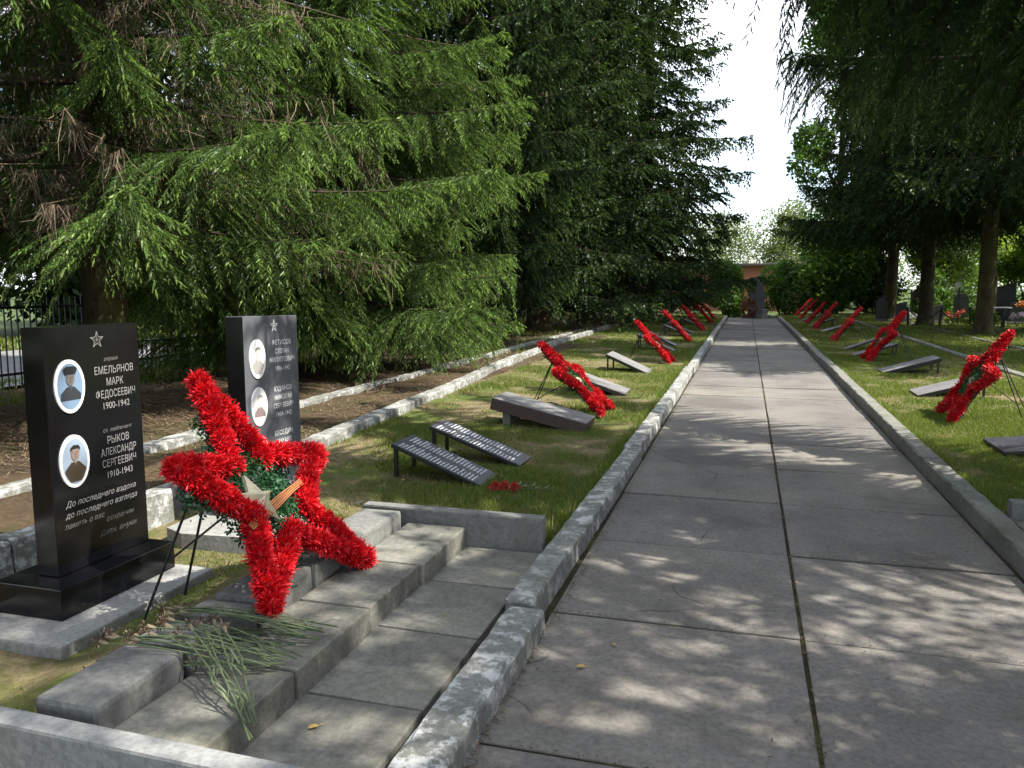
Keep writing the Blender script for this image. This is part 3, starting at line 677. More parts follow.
def red_carnation(x, y, ang, label):
    z = float(lawn_z(x)) + .035
    V, F, m = fluff([(0, 0, .0)], [.042], int(abs(x * 1000)), 130)
    o = empty('red_carnation', (x, y, z), ang, label, 'flower', 'red carnations on the grass')
    ob('bloom', npmesh('bloom', V, F, M_redc, m), o)
    mb = MB(); mb.tube([(.01, 0, -.005), (.08, .01, -.015), (.2, .03, -.025), (.3, .02, -.03)], .0032, 5); mb.build('stem', M_stem, o)
    mb = MB()
    for k in range(4): mb.add([(.1 + k * .04, 0, -.015), (.13 + k * .04, .004, -.012), (.19 + k * .03, (.05 if k % 2 else -.05), .0)], [(0, 1, 2)])
    mb.build('leaf', M_stem, o)
red_carnation(-1.775, 5.62, .9, 'leftmost red carnation bloom lying on the grass below the nearest black plate')
red_carnation(-1.715, 5.66, .6, 'middle red carnation bloom of three lying on the grass below the nearest black plate')
red_carnation(-1.63, 5.66, .4, 'rightmost red carnation bloom lying on the grass with green leaves beside it')

# fallen leaves
M_leafy = plain('yellow_leaf', (.42, .29, .09), .7, .3, 0, .3)
def fallen(x, y, z, s, a, label, group=None):
    mb = MB(); n = 12; P = []
    for i in range(n):
        t = 2 * math.pi * i / n; rr = s * (1 - .25 * (i % 2)); P.append((rr * math.cos(t), rr * .55 * math.sin(t), .004 + .25 * s * abs(math.sin(t)) * (1 if i < 6 else .5)))
    mb.add(P + [(0, 0, .003)], [(i, (i + 1) % n, n) for i in range(n)]); mb.tube([(s * .9, 0, .004), (s * 1.6, .1 * s, .006)], .0012, 4)
    o = mb.build('fallen_leaf', M_leafy); o.location = (x, y, z); o.rotation_euler = (0, 0, a); tag(o, label, 'leaf', group)
fallen(-.62, 3.17, .002, .022, .3, 'curled yellow leaf lying on the near left path slab'); fallen(-.52, 3.42, .002, .017, 2, 'small pale yellow leaf near the joint on the left path slab')
fallen(-1.42, 2.36, .052, .022, .8, 'single tan leaf on the bottom slab of the near steps')
rg2 = random.Random(4)
for i in range(26):
    x = rg2.uniform(-.8, 1.4); y = rg2.uniform(2.4, 14) if i < 18 else rg2.uniform(14, 30)
    fallen(x, y, .004, rg2.uniform(.006, .012), rg2.uniform(0, 6), 'tiny scrap of dry leaf on the path slabs', 'tiny leaf scraps on the path')
for i in range(22):
    x = rg2.choice((rg2.uniform(-3.6, -1.3), rg2.uniform(1.9, 4.2))); y = rg2.uniform(5, 12)
    fallen(x, y, float(lawn_z(x)) + .03, rg2.uniform(.012, .024), rg2.uniform(0, 6), 'dry yellowish leaf lying on the lawn', 'dry leaves on the lawns')

# ------------------------------------------------------------------ grass
M_gr = [leafmat('grass_green', (.10, .155, .026), .4), leafmat('grass_pale', (.165, .195, .05), .4), leafmat('grass_dry', (.25, .21, .1), .3)]
def grass(name, boxes, seed, mul=1.):
    r = np.random.RandomState(seed); VV = []; MM = []
    for (x0, x1, y0, y1, n, hh, ww, thr, zf) in boxes:
        n = int(n * mul); x = r.uniform(x0, x1, n); y = r.uniform(y0, y1, n)
        cl = .6 * vnoise(x + 50, y + 50, 21, .8) + .4 * vnoise(x + 50, y + 50, 22, 2.6); keep = r.rand(n) < np.clip((cl - thr) * 4.5, .06, 1); x, y, cl = x[keep], y[keep], cl[keep]; n = len(x)
        z = zf(x) - .012; a = r.uniform(0, 6.283, n); h = hh * r.uniform(.45, 1.25, n) * (.6 + .8 * cl); wv = ww * r.uniform(.7, 1.3, n); lean = h * r.uniform(.1, 1., n); la = r.uniform(0, 6.283, n)
        cx, sx = np.cos(a) * wv, np.sin(a) * wv
        b0 = np.stack([x - cx, y - sx, z], -1); b1 = np.stack([x + cx, y + sx, z], -1); t = np.stack([x + lean * np.cos(la), y + lean * np.sin(la), z + h], -1)
        VV.append(np.stack([b0, b1, t], 1).reshape(-1, 3)); dry = (cl < thr + .12)
        MM.append(np.where(r.rand(n) < np.where(dry, .5, .1), 2, np.where(r.rand(n) < .4, 1, 0)))
    V = np.concatenate(VV); o = ob(name, npmesh(name, V, np.arange(len(V)).reshape(-1, 3), M_gr, np.concatenate(MM))); tag(o, kind='stuff'); return o
zc = lambda x: .13 + 0 * x
grass('grass', [(-3.75, -1.08, 4.55, 9, 150000, .034, .0036, .43, lawn_z), (-3.9, -1.08, 9, 20, 140000, .045, .0055, .34, lawn_z), (-4.5, -1.1, 20, 46, 90000, .06, .011, .28, lawn_z),
      (-1.17, -1.07, 4.6, 30, 14000, .085, .004, .2, lawn_z), (-3.85, -3.6, 4.6, 12, 5000, .08, .004, .3, lawn_z), (-4.0, -2.25, 1.95, 4.5, 34000, .028, .003, .38, lambda x: .16 * np.clip((x + 2.78) / .5, 0, 1)), (-2.6, -1.0, .4, 1.76, 9000, .03, .003, .40, lambda x: 0 * x)], 31)
grass('grass', [(1.69, 1.79, 6, 30, 14000, .085, .004, .2, lawn_z), (1.70, 4.35, 5.95, 11, 200000, .04, .0042, .25, lawn_z), (1.7, 4.4, 11, 22, 130000, .05, .0065, .24, lawn_z), (4.5, 7.4, 9, 24, 60000, .06, .007, .28, lawn_z), (1.7, 7.4, 22, 46, 80000, .07, .012, .25, lawn_z)], 32)
grass('undergrowth', [(-5.2, -3.95, 3, 14, 9000, .05, .005, .5, zc), (-10, -4.6, 14, 48, 40000, .09, .012, .42, zc), (-11.2, -8.6, 2, 50, 34000, .10, .012, .3, zc), (7.4, 20, 20, 60, 60000, .12, .02, .35, zc), (-22, -17.5, 5, 70, 40000, .15, .03, .2, lambda x: -.04 + 0 * x)], 33)

r = np.random.RandomState(77); n = 42000
x = r.uniform(-10, -3.95, n); y = 1 + 30 * r.rand(n) ** 1.5; zz = .125 + .01 * r.rand(n); a = r.uniform(0, 6.283, n); L = r.uniform(.02, .09, n) * (1 + y / 20); wv = .0025 * (1 + y / 9)
dx, dy = np.cos(a) * L, np.sin(a) * L; px, py = -np.sin(a) * wv, np.cos(a) * wv; tl = r.uniform(.0, .02, n)
V = np.stack([np.stack([x - px, y - py, zz], -1), np.stack([x + px, y + py, zz], -1), np.stack([x + dx + px, y + dy + py, zz + tl], -1), np.stack([x + dx - px, y + dy - py, zz + tl], -1)], 1).reshape(-1, 3)
tag(ob('fallen_twigs', npmesh('fallen_twigs', V, np.arange(4 * n).reshape(-1, 4), [M_drytwig, M_twig, plain('litter_leaf', (.17, .13, .07), .9, .2, 0, .4)], r.randint(0, 3, n))), kind='stuff')
# ------------------------------------------------------------------ trees
def unit(a): return a / np.maximum(np.linalg.norm(a, axis=-1, keepdims=True), 1e-9)
def spruce_shoots(r, H, Rm, z0, nb, spacing, ds, weep, azf=None, zmin=-9, zmax=99, pw=.85, lenj=(.68, 1.12), low_droop=.42, shoot=1.):
    """returns shoot origins, directions, lengths, tipness, bough polylines"""
    P = []; D = []; Ln = []; Tp = []; BO = []; LT = []
    for i in range(nb):
        wh = i // 6                                                 # whorls of six, with gaps between
        f = (wh + .5 + r.uniform(-.16, .16)) * 6 / nb; z = z0 + (H - z0) * min(.995, f) ** 1.2
        az = (i % 6) * 1.0472 + wh * .61 + r.uniform(-.3, .3)
        if azf and not azf(az, z): continue
        if not zmin <= z <= zmax: continue
        L = Rm * (1 - (z - z0) / (H - z0)) ** pw * r.uniform(*lenj) + .25
        q = (z - z0) / (H - z0); s0 = -low_droop * (1 - q) + .35 * q + r.uniform(-.09, .09); s1 = .26 * (1 - q)
        out_ = np.array([math.cos(az), math.sin(az), 0]); side = np.array([-out_[1], out_[0], 0]); bend = r.uniform(-.12, .12)
        tt = np.linspace(0, 1, 9)
        cur = lambda t: np.outer(L * t, out_) + np.outer(L * bend * t ** 2, side) + np.outer(z + L * (s0 * t + s1 * t * t), [0, 0, 1])
        BO.append((cur(tt), .012 + .011 * L))
        n = max(4, int(L / spacing)); t = np.sort(r.uniform(.12, 1., n)); t[-1] = 1.
        base = cur(t); tan = unit(cur(np.minimum(t + .02, 1.02)) - cur(t - .02))
        sg = np.where(np.arange(n) % 2 == 0, 1., -1.)
        ll = (.42 * L * (1 - t) ** .75 * np.minimum(1, t / .3) + .14) * r.uniform(.6, 1.15, n)
        dirs = unit(tan * .6 + side[None] * (sg * r.uniform(.55, 1.0, n))[:, None] + np.array([0, 0, -1.])[None] * (weep * r.uniform(.2, 1.3, n))[:, None])
        ll = np.minimum(ll, 1.25 if weep < .9 else r.uniform(.5, .95, n))
        hang = weep * r.uniform(.3, .9, n)
        dn = r.rand(n) < min(.45, .4 * weep)                        # branchlets that hang straight down
        dirs[dn] = unit(dirs[dn] * .35 + np.array([0, 0, -1.])); ll[dn] = r.uniform(.2, .62, dn.sum()) * np.minimum(1., .35 + L / 4)
        for j in range(n):
            m = max(2, int(ll[j] / ds)); s = (np.arange(m) + .4) / m
            p = base[j] + ll[j] * s[:, None] * dirs[j] + np.array([0, 0, -1.]) * (hang[j] * ll[j] * s ** 2)[:, None]
            dl = unit(dirs[j] + np.array([0, 0, -2.]) * hang[j] * s[:, None])
            pr_ = unit(np.cross(dl, np.array([0, 0, 1.])) + 1e-6)
            s2_ = np.where(np.arange(m) % 2 == 0, 1., -1.)[:, None]
            d = unit(dl * .85 + pr_ * s2_ * r.uniform(.3, .9, (m, 1)) + np.array([0, 0, -.25]) + r.normal(size=(m, 3)) * .12)
            d[-1] = dl[-1]
            P.append(p); D.append(d); Ln.append(r.uniform(.055, .12, m) * (1.25 - .4 * s) * shoot); Tp.append(.5 * s + .5 * t[j])
            LT.append(np.stack([base[j], p[-1]]))
        m = int(L / ds); t2 = r.uniform(.1, 1, m); p = cur(t2); dtn = unit(cur(np.minimum(t2 + .02, 1.02)) - cur(t2 - .02))   # shoots on the bough itself
        P.append(p); D.append(unit(dtn + r.normal(size=(m, 3)) * [.5, .5, .35])); Ln.append(r.uniform(.06, .12, m) * shoot); Tp.append(t2)
    return np.concatenate(P), np.concatenate(D), np.concatenate(Ln), np.concatenate(Tp), BO, np.array(LT)
def needles(r, P, D, Ln, Tp, n, nl, wd, core=0.):
    M_ = len(P); a = unit(np.cross(D, r.normal(size=(M_, 3)))); b = np.cross(D, a)
    t = (np.arange(n)[None] + r.rand(M_, n)) / n; ph = r.uniform(0, 6.283, (M_, n))
    base = P[:, None] + D[:, None] * (Ln[:, None] * t)[..., None]
    rad = a[:, None] * np.cos(ph)[..., None] + b[:, None] * np.sin(ph)[..., None]
    L = nl * r.uniform(.8, 1.2, (M_, n))[..., None] * np.maximum(.35, 1 - .5 * t[..., None] ** 3)
    tip = base + (D[:, None] * .5 + rad * .85) * L
    sd = np.cross(np.broadcast_to(D[:, None], rad.shape), rad) * wd
    V = np.stack([base - sd, base + sd, tip], 2).reshape(-1, 3)
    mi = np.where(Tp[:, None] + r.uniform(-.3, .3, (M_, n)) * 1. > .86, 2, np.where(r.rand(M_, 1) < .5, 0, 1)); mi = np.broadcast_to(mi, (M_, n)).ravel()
    if core:                                                       # the close-set needles of a shoot, as two crossed blades
        m0 = np.where(Tp + r.uniform(-.25, .25, M_) > .86, 2, np.where(r.rand(M_) < .5, 0, 1)); VV = [V]; MM = [mi]
        for ax in (a, b):
            e = P + D * Ln[:, None] * 1.12; q = P + D * (Ln * .42)[:, None]; wv = ax * (core * r.uniform(.75, 1.25, M_))[:, None]
            VV.append(np.stack([P, q - wv, e], 1).reshape(-1, 3)); VV.append(np.stack([P, e, q + wv], 1).reshape(-1, 3)); MM += [m0, m0]
        return np.concatenate(VV), np.concatenate(MM)
    return V, mi
def crown_mesh(name, r, sets, mats):
    VV = []; MM = []
    for (P, D, Ln, Tp, n, nl, wd, core) in sets:
        V, m = needles(r, P, D, Ln, Tp, n, nl, wd, core); VV.append(V); MM.append(m)
    V = np.concatenate(VV); return npmesh(name, V, np.arange(len(V)).reshape(-1, 3), mats, np.concatenate(MM))
def boughs_mesh(BO, LT):
    mb = MB()
    for pts, r0 in BO: mb.tube([tuple(p) for p in pts], list(np.linspace(r0 * .8, .003, len(pts))), 5, False)
    a, b = LT[:, 0], LT[:, 1]; s = unit(np.cross(b - a, np.array([0, 0, 1.])) + 1e-6) * .0035
    base = len(mb.v); V = np.stack([a - s, a + s, b], 1).reshape(-1, 3)
    me_v = np.concatenate([np.array(mb.v), V]); q = np.array(mb.f); tri = np.concatenate([q[:, [0, 1, 2]], q[:, [0, 2, 3]], np.arange(len(V)).reshape(-1, 3) + base])
    return npmesh('boughs', me_v, tri, [M_twig])
def trunk_mesh(r, H, rad, flare=1.5, n=14, lean=0.):
    mb = MB(); zs = [0, .08, .2, .45, .9, 1.6, 2.6, 4, 6, 9, 13, H * .8, H]; zs = [z for z in zs if z <= H]
    vs = []; fs = []
    ph = r.uniform(0, 6.28, 4)
    for i, z in enumerate(zs):
        R0 = rad * (1 - z / H) ** .8 + .01
        for j in range(n):
            a = 2 * math.pi * j / n; fl = 1 + (flare - 1) * math.exp(-z / .22) * (1 + .35 * math.sin(5 * a + ph[0])) + .05 * math.sin(3 * a + ph[1] + z * .6)
            vs.append((R0 * fl * math.cos(a) + lean * z, R0 * fl * math.sin(a), z))
    k = len(zs)
    for i in range(k - 1):
        for j in range(n): fs.append((i * n + j, i * n + (j + 1) % n, (i + 1) * n + (j + 1) % n, (i + 1) * n + j))
    mb.add(vs, fs); return mb.mesh('trunk', M_bark, True)
def dead_twigs_mesh(r, n, Rm, z0, z1, azf=None, dens=1.):
    """bare brown hanging twigs inside the lower crown"""
    VV = []
    for i in range(n):
        az = r.uniform(0, 6.283)
        if azf and not azf(az, 0): continue
        z = r.uniform(z0, z1); L = Rm * r.uniform(.35, .95); o = np.array([math.cos(az), math.sin(az), 0]); sd = np.array([-o[1], o[0], 0])
        m = int(26 * dens); t = r.uniform(.15, 1, m); base = np.outer(L * t, o) + np.outer(z - .25 * L * t + .1 * L * t * t, [0, 0, 1.])
        for b in [base]:
            ln = r.uniform(.15, .55, m); d = unit(np.array([0, 0, -1.]) + sd * r.uniform(-.7, .7, (m, 1)) + o * r.uniform(-.2, .5, (m, 1)))
            for s in range(3):
                e = b + d * (ln / 3)[:, None]; w_ = unit(np.cross(d, r.normal(size=(m, 3)))) * (.0045 - .001 * s)
                VV.append(np.stack([b - w_, b + w_, e + w_ * .7, e - w_ * .7], 1).reshape(-1, 3))
                f = unit(d + r.normal(size=(m, 3)) * .7); e2 = b + f * r.uniform(.05, .16, (m, 1)); VV.append(np.stack([b - w_ * .6, b + w_ * .6, e2, e2 - w_ * .2], 1).reshape(-1, 3))
                b = e; d = unit(d + r.normal(size=(m, 3)) * .3)
        main = np.stack([np.outer(L * np.array([0, .5]), o) + [0, 0, z], ], 0)
        A = np.array([0, 0, z]); B = L * o + np.array([0, 0, z - .15 * L]); w_ = np.array([0, 0, .008]); VV.append(np.stack([A - w_, A + w_, B + w_ * .4, B - w_ * .4]))
    V = np.concatenate(VV); return npmesh('dead_twigs', V, np.arange(len(V)).reshape(-1, 4), [M_drytwig])
def spruce(name, x, y, seed, H, Rm, z0, trunk_r, nb, label, mats, split, hi, lo, weep=.6, dead=None, azf=None, z=.1, group='spruces lining the path', pw=.85, sp=.026, ds=.026, low=.42, up=.8, shoot=1.):
    r = np.random.RandomState(seed); root = empty(name, (x, y, z), 0, label, 'tree', group)
    sets = []; BOs = []; LTs = []
    A = spruce_shoots(r, H, Rm, z0, nb, sp, ds, weep, azf, -9, split, pw, low_droop=low, shoot=shoot)
    sets.append((*A[:4], *hi)); BOs += A[4]; LTs.append(A[5])
    if split < H:
        B = spruce_shoots(r, H, Rm, z0, int(nb * up), sp * 1.7, ds * 1.7, weep, None, split, 99, pw, low_droop=low); B = (B[0], B[1], B[2] * 1.5, *B[3:])
        sets.append((*B[:4], *lo)); BOs += B[4]; LTs.append(B[5])
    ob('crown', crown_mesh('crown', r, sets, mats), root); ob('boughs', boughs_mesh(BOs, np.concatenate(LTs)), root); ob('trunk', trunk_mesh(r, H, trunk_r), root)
    if dead: ob('dead_twigs', dead_twigs_mesh(r, *dead), root)
    return root
def copy_tree(root, x, y, rz, sc, label, group=None):
    c = root.copy(); COL.objects.link(c); c.location = (x, y, root.location.z); c.rotation_euler = (0, 0, rz); c.scale = (sc[0], sc[0], sc[1]); c['label'] = label
    if group: c['group'] = group
    for k in root.children:
        d = k.copy(); COL.objects.link(d); d.parent = c; d.matrix_parent_inverse = k.matrix_parent_inverse
    return c
HI = (10, .026, .0042, .0075); MID = (6, .034, .0065, .014); LO = (3, .085, .013, .032)
front = lambda az, z: math.cos(az - R_(-60)) > -.55          # boughs turned to the path and the camera
# left row
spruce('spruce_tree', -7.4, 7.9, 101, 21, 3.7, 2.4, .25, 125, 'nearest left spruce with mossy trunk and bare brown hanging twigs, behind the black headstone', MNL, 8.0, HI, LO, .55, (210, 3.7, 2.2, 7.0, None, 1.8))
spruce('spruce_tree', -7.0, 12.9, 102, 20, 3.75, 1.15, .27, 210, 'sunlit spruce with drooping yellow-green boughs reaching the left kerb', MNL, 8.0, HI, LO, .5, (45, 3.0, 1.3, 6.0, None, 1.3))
T3 = spruce('spruce_tree', -7.2, 20.6, 103, 23, 3.7, 2.2, .34, 190, 'dark thick-trunked spruce mid left row, with lit boughs on its path side', [MN[0], MN[1], MNL[1]], 12, MID, LO, .6)  # tips brightened all round, sunlight put into their needle colour
T4 = spruce('spruce_tree', -6.7, 26.2, 104, 23, 3.9, 1.7, .38, 190, 'dark spruce beyond the thick-trunked one in the left row', MN, 99, LO, LO, .45, sp=.06, ds=.07, shoot=1.35)
T5 = copy_tree(T4, -6.0, 31.5, 2.1, (1.18, 1.2), 'fifth dark spruce of the left row')
T6 = copy_tree(T4, -4.6, 37.0, 4.0, (1.28, 1.25), 'farthest spruce of the left row, its conical edge against the bright sky')
copy_tree(T4, -9.5, 46.0, 1.0, (1.1, 1.0), 'spruce standing behind the far end of the left row')
# right row (first hangs into frame, shading the path; second added unseen to dapple it)
wide = lambda az, z: math.cos(az - R_(182)) > .62
spruce('spruce_tree', 6.2, 6.4, 111, 11, 7.3, 3.5, .3, 120, 'near right spruce whose dark drooping boughs hang over the path at the top', MN, 8.0, (24, .025, .0036, .006), LO, .95, None, wide, low=.2, up=.1, pw=.7, ds=.019)
spruce('spruce_tree', 6.2, 2.6, 112, 13, 4.6, 4.2, .3, 60, 'unseen spruce added beside the camera right of the path to cast dappled shade', MN, 99, LO, LO, 1., None, None, low=.3, sp=.12, ds=.1, shoot=1.4)
R4 = spruce('spruce_tree', 7.0, 27.6, 114, 23, 4.6, 4.3, .23, 180, 'right spruce with bare lower trunk, nearest of its row in view', MN, 99, LO, LO, .55, sp=.06, ds=.07, low=.3, shoot=1.35)
copy_tree(R4, 8.0, 19.6, 1.3, (1.12, 1.1), 'tall right spruce whose hanging dark boughs fill the upper right corner')
copy_tree(R4, 6.6, 34.0, 3.1, (1.08, 1.0), 'right spruce with straight trunk, second of its row in view')
copy_tree(R4, 6.4, 40.5, 4.4, (1.08, .95), 'right spruce with pale leafy undergrowth, third of its row in view')
for x, y, a, lb in ((17, -1, 2., 'unseen spruce added well right of the camera to cut sky light'), (18.5, 6.5, 3., 'unseen spruce added beyond the right lawn to cut sky light'), (18, 13.5, .4, 'unseen spruce added right of the hanging-bough spruce to cut sky light'), (19, 20.5, 5., 'unseen spruce added farther along on the right to cut sky light'),  # unseen trees added to darken the stones' reflections and the sky light
                    (6.5, -5.5, 1., 'unseen spruce added behind the camera on the right to cut sky light'), (-7.2, -3.5, 4., 'unseen spruce added behind the camera on the left to cut sky light')): copy_tree(R4, x, y, a, (1., .62 if x > 10 else 1.), lb)
copy_tree(T4, -8.2, 1.6, 2.6, (.95, .9), 'spruce at the left edge whose dark boughs show above the near headstone')
copy_tree(R4, 12.2, 47.0, .7, (1.0, 1.0), 'spruce trunk among the graves, left of the dark stele')
copy_tree(R4, 12.9, 30.0, 5.3, (1.0, 1.05), 'spruce trunk among the graves near the right edge')

# broad-leaved trees and bushes
def leaves_mesh(r, clumps, n, size, mats, w_=None):
    C = np.array([c[:3] for c in clumps]); Rr = np.array([c[3] for c in clumps]); k = r.choice(len(C), n, p=Rr ** 2 / (Rr ** 2).sum())
    d = unit(r.normal(size=(n, 3))); p = C[k] + d * (Rr[k] * r.uniform(.35, 1.08, n) ** .6)[:, None]
    a = unit(r.normal(size=(n, 3)) + [0, 0, .4]); s = unit(np.cross(a, r.normal(size=(n, 3)))); t = np.cross(a, s); L = size * r.uniform(.6, 1.3, n)[:, None]
    V = np.stack([p - t * L, p + s * L * .55, p + t * L, p - s * L * .55], 1).reshape(-1, 3)
    return npmesh('foliage', V, np.arange(len(V)).reshape(-1, 4), mats, (k * 7 % len(mats)))
def leafy(name, x, y, seed, H, rad, z0, n, size, mats, trunk_r, label, cat, group, bark=None, nc=16):
    r = np.random.RandomState(seed); root = empty(name, (x, y, .05), 0, label, cat, group); cl = []
    for i in range(nc):
        z = r.uniform(z0, H); q = 1 - abs((z - z0) / (H - z0) - .4) * 1.1; a = r.uniform(0, 6.283); rr = rad * max(.2, q) * r.uniform(.2, .9)
        cl.append((rr * math.cos(a), rr * math.sin(a), z, rad * r.uniform(.22, .42)))
    ob('crown' if trunk_r else 'foliage', leaves_mesh(r, cl, n, size, mats), root)
    mb = MB()
    if trunk_r:
        mb.tube([(0, 0, 0), (.03, .02, H * .3), (.0, .05, H * .65), (.05, .0, H * .95)], [trunk_r * 1.2, trunk_r, trunk_r * .6, .02], 9)
        for c in cl[:nc // 2]: mb.tube([(0, .02, c[2] * .7), (c[0] * .5, c[1] * .5, c[2] * .86), c[:3]], [trunk_r * .35, trunk_r * .22, .01], 5)
        mb.build('trunk', bark or M_bark, root, True)
    else:
        for c in cl[:8]: mb.tube([(c[0] * .2, c[1] * .2, 0), (c[0] * .6, c[1] * .6, c[2] * .6), c[:3]], [.025, .018, .008], 5)
        mb.build('stems', M_twig, root)
    return root
ML = [leafmat('leaf_green', (.055, .11, .022), .5), leafmat('leaf_mid', (.075, .14, .028), .5)]
MLY = [leafmat('leaf_yellow_green', (.2, .28, .06), .5), leafmat('leaf_yellow_mid', (.15, .23, .05), .5)]  # raised above the other leaves to look sunlit, light put into the colour
MLD = [leafmat('leaf_dark', (.035, .07, .02), .4), leafmat('leaf_darker', (.026, .052, .016), .4)]
MLB = [leafmat('birch_leaf', (.13, .16, .06), .5), leafmat('birch_leaf_mid', (.11, .14, .055), .5)]
M_birch = concrete('birch_bark', (.3, .3, .28), (.6, .6, .57), .1, 0, 1, False)
GB = 'bushes behind the monument'
for i, (x, y, H, rd_, n, m, lb) in enumerate((
    (2.1, 47.0, 2.6, 1.9, 9000, ML, 'green rounded bush just right of the dark monument'), (4.3, 47.4, 2.9, 2.2, 10000, ML, 'tall green bush right of the monument, in front of the brick wall'),
    (6.8, 48., 3.0, 2.0, 8000, MLD, 'dark green bush behind the farthest right wreath'), (-1.2, 46.0, 2.5, 1.7, 9000, ML, 'green bush just left of the dark monument'),
    (-4.2, 48.6, 2.2, 1.6, 3200, MLD, 'dark bush left of the monument under the spruces'), (-7.0, 50, 2.4, 1.7, 3000, MLY, 'pale sunlit bush glimpsed between the left spruces'))):
    leafy('bush', x, y, 200 + i, H, rd_, .35, n, .085, m, 0, lb, 'bush', GB)
GR = 'shrubs among the right graves'
for i, (x, y, H, rd_, n, m, lb) in enumerate((
    (11.5, 38, 4.2, 2.4, 12000, MLY, 'bright yellow-green sunlit shrub between the two right trunks'), (9.4, 46, 3.6, 2.4, 9000, MLY, 'sunlit shrub left of the leafy right trunk'),
    (8.6, 42, 2.2, 1.3, 3000, ML, 'low green shrub beside the third right trunk'), (17, 44, 4.5, 3, 11000, MLY, 'pale shrub at the far right behind the graves'),
    (7.6, 30.2, .7, .7, 1500, MLY, 'low leafy plant at the foot of the nearest right trunk'), (14.5, 33, 3.0, 1.5, 6000, ML, 'green shrub near the right edge behind the dark grave'))):
    leafy('shrub', x, y, 230 + i, H, rd_, .3, n, .09 if H > 1 else .05, m, 0, lb, 'bush', GR)
leafy('shrub', -9.5, 6.4, 248, 2.9, 1.5, .3, 7000, .08, MLD, 0, 'dark shrub at the left edge by the iron fence, left of the mossy trunk', 'bush', None)
leafy('shrub', -9.2, 4.6, 249, 2.6, 1.3, .3, 5000, .08, MLD, 0, 'dark shrub at the far left edge behind the near black headstone', 'bush', None)
GT = 'broad-leaved trees in the background'
for i, (x, y, H, rd_, z0, n, m, tr, lb, bk) in enumerate((
    (4.6, 47, 17, 4.0, 1.5, 30000, ML, .2, 'broad-leaved tree right of the gap, its ragged edge against the white sky', None),
    (3.8, 78, 8.5, 4.2, 3, 9000, MLB, .16, 'pale birch showing above the brick building', M_birch),
    (-2.5, 84, 8.0, 4.5, 3, 8000, MLB, .16, 'faint birch rising behind the left end of the brick building', M_birch),
    (14, 62, 15, 5, 2, 14000, MLY, .2, 'sunny birch behind the right graves', M_birch), (22, 58, 14, 5, 1.5, 13000, ML, .2, 'green tree far behind the right graves', None),
    (30, 48, 14, 5.5, 1, 12000, MLY, .22, 'yellow-green tree at the far right background', None),
    (-21, 14, 9, 4.4, .5, 16000, ML, .2, 'bushy tree across the road behind the near headstone', None), (-21.5, 23, 11, 4.8, .5, 16000, MLD, .2, 'dark bushy tree across the road behind the sunlit spruce', None),
    (-21, 33, 11, 5, .5, 15000, ML, .2, 'bushy tree across the road beyond the left trunks', None), (-20, 45, 12, 5, .5, 14000, MLD, .2, 'dark tree across the road at the middle left', None),
    (-14, 62, 12, 5.5, .5, 14000, MLD, .2, 'dark tree behind the left row near the brick building', None), (-22.5, 6, 10, 4.6, .4, 16000, MLD, .2, 'dark tree across the road at the left edge', None),
    (-27, 10, 12, 5, .3, 14000, MLD, .2, 'second dark tree behind the road at the left edge', None), (-27, 19, 12, 5, .3, 14000, MLD, .2, 'dark tree in the second line across the road', None),
    (-27, 29, 12, 5, .3, 14000, MLD, .2, 'dark tree farther along the second line across the road', None), (-26, 55, 13, 6, .3, 14000, MLD, .2, 'dark tree far along the road on the left', None),
    (10, 70, 12, 5, .3, 12000, MLY, .2, 'sunny tree far behind the third right trunk', None), (18, 72, 13, 6, .3, 14000, ML, .2, 'green tree far behind the straight right trunks', None), (26, 70, 13, 6, .3, 14000, MLY, .2, 'yellow-green tree far behind the grave fence', None), (36, 62, 14, 6, .3, 12000, ML, .2, 'green tree at the far right horizon', None))):
    leafy('leafy_tree', x, y, 260 + i, H, rd_, z0, n, .13 if x > -10 else .19, m, tr, lb, 'tree', GT, bk, 26)

# ------------------------------------------------------------------ fence along the road
fl = empty('iron_fence', (-10.4, 4, .1), 0, 'black iron bar fence between the spruces and the road', 'fence')
mb = MB()
for i in range(0, 400): 
    y = i * .11; mb.box(-.008, .008, y - .008, y + .008, 0, 1.35)
mb.build('bars', M_fence, fl)
for zz in (.22, 1.2):
    mb = MB(); mb.box(.009, .028, -.02, 44, zz - .02, zz + .02); mb.build('rail', M_fence, fl)
for i in range(0, 19):
    mb = MB(); mb.box(-.035, .035, i * 2.42 - .035 + .055, i * 2.42 + .035 + .055, -.1, 1.42); mb.build('post', M_fence, fl)

# ------------------------------------------------------------------ monument, brick building, graves
mo = empty('monument', (.5, 43.6, 0), 0, 'dark granite stele at the far end of the path', 'monument')
mb = MB(); mb.T = Matrix.Identity(4)
mb.add([(-.44, -.15, .18), (.44, -.15, .18), (.44, .15, .18), (-.44, .15, .18), (-.34, -.1, 2.1), (.34, -.1, 2.1), (.34, .1, 2.1), (-.34, .1, 2.1)], [(0, 3, 2, 1), (4, 5, 6, 7), (0, 1, 5, 4), (1, 2, 6, 5), (2, 3, 7, 6), (3, 0, 4, 7)])
mb.build('stele', M_plate, mo); part0(mo, 'stepped_base', -.75, .75, -.45, .45, -.05, .175, M_kerb, .02)
mb = MB()
for z_, wd_ in ((1.75, .34), (1.66, .26), (1.57, .3)): mb.box(-wd_ / 2, wd_ / 2, -.1285 - (1.75 - z_) * .026, -.122 - (1.75 - z_) * .026, z_ - .02, z_ + .02)
mb.build('engraved_lines', M_engr_dim, mo)
pb = empty('white_block', (.92, 42.9, 0), 0, 'small pale stone block at the foot of the dark monument', 'block'); part0(pb, 'block', -.13, .13, -.13, .13, 0, .42, M_plinth, .02); part0(pb, 'cap', -.15, .15, -.15, .15, .423, .47, M_plinth, .01)
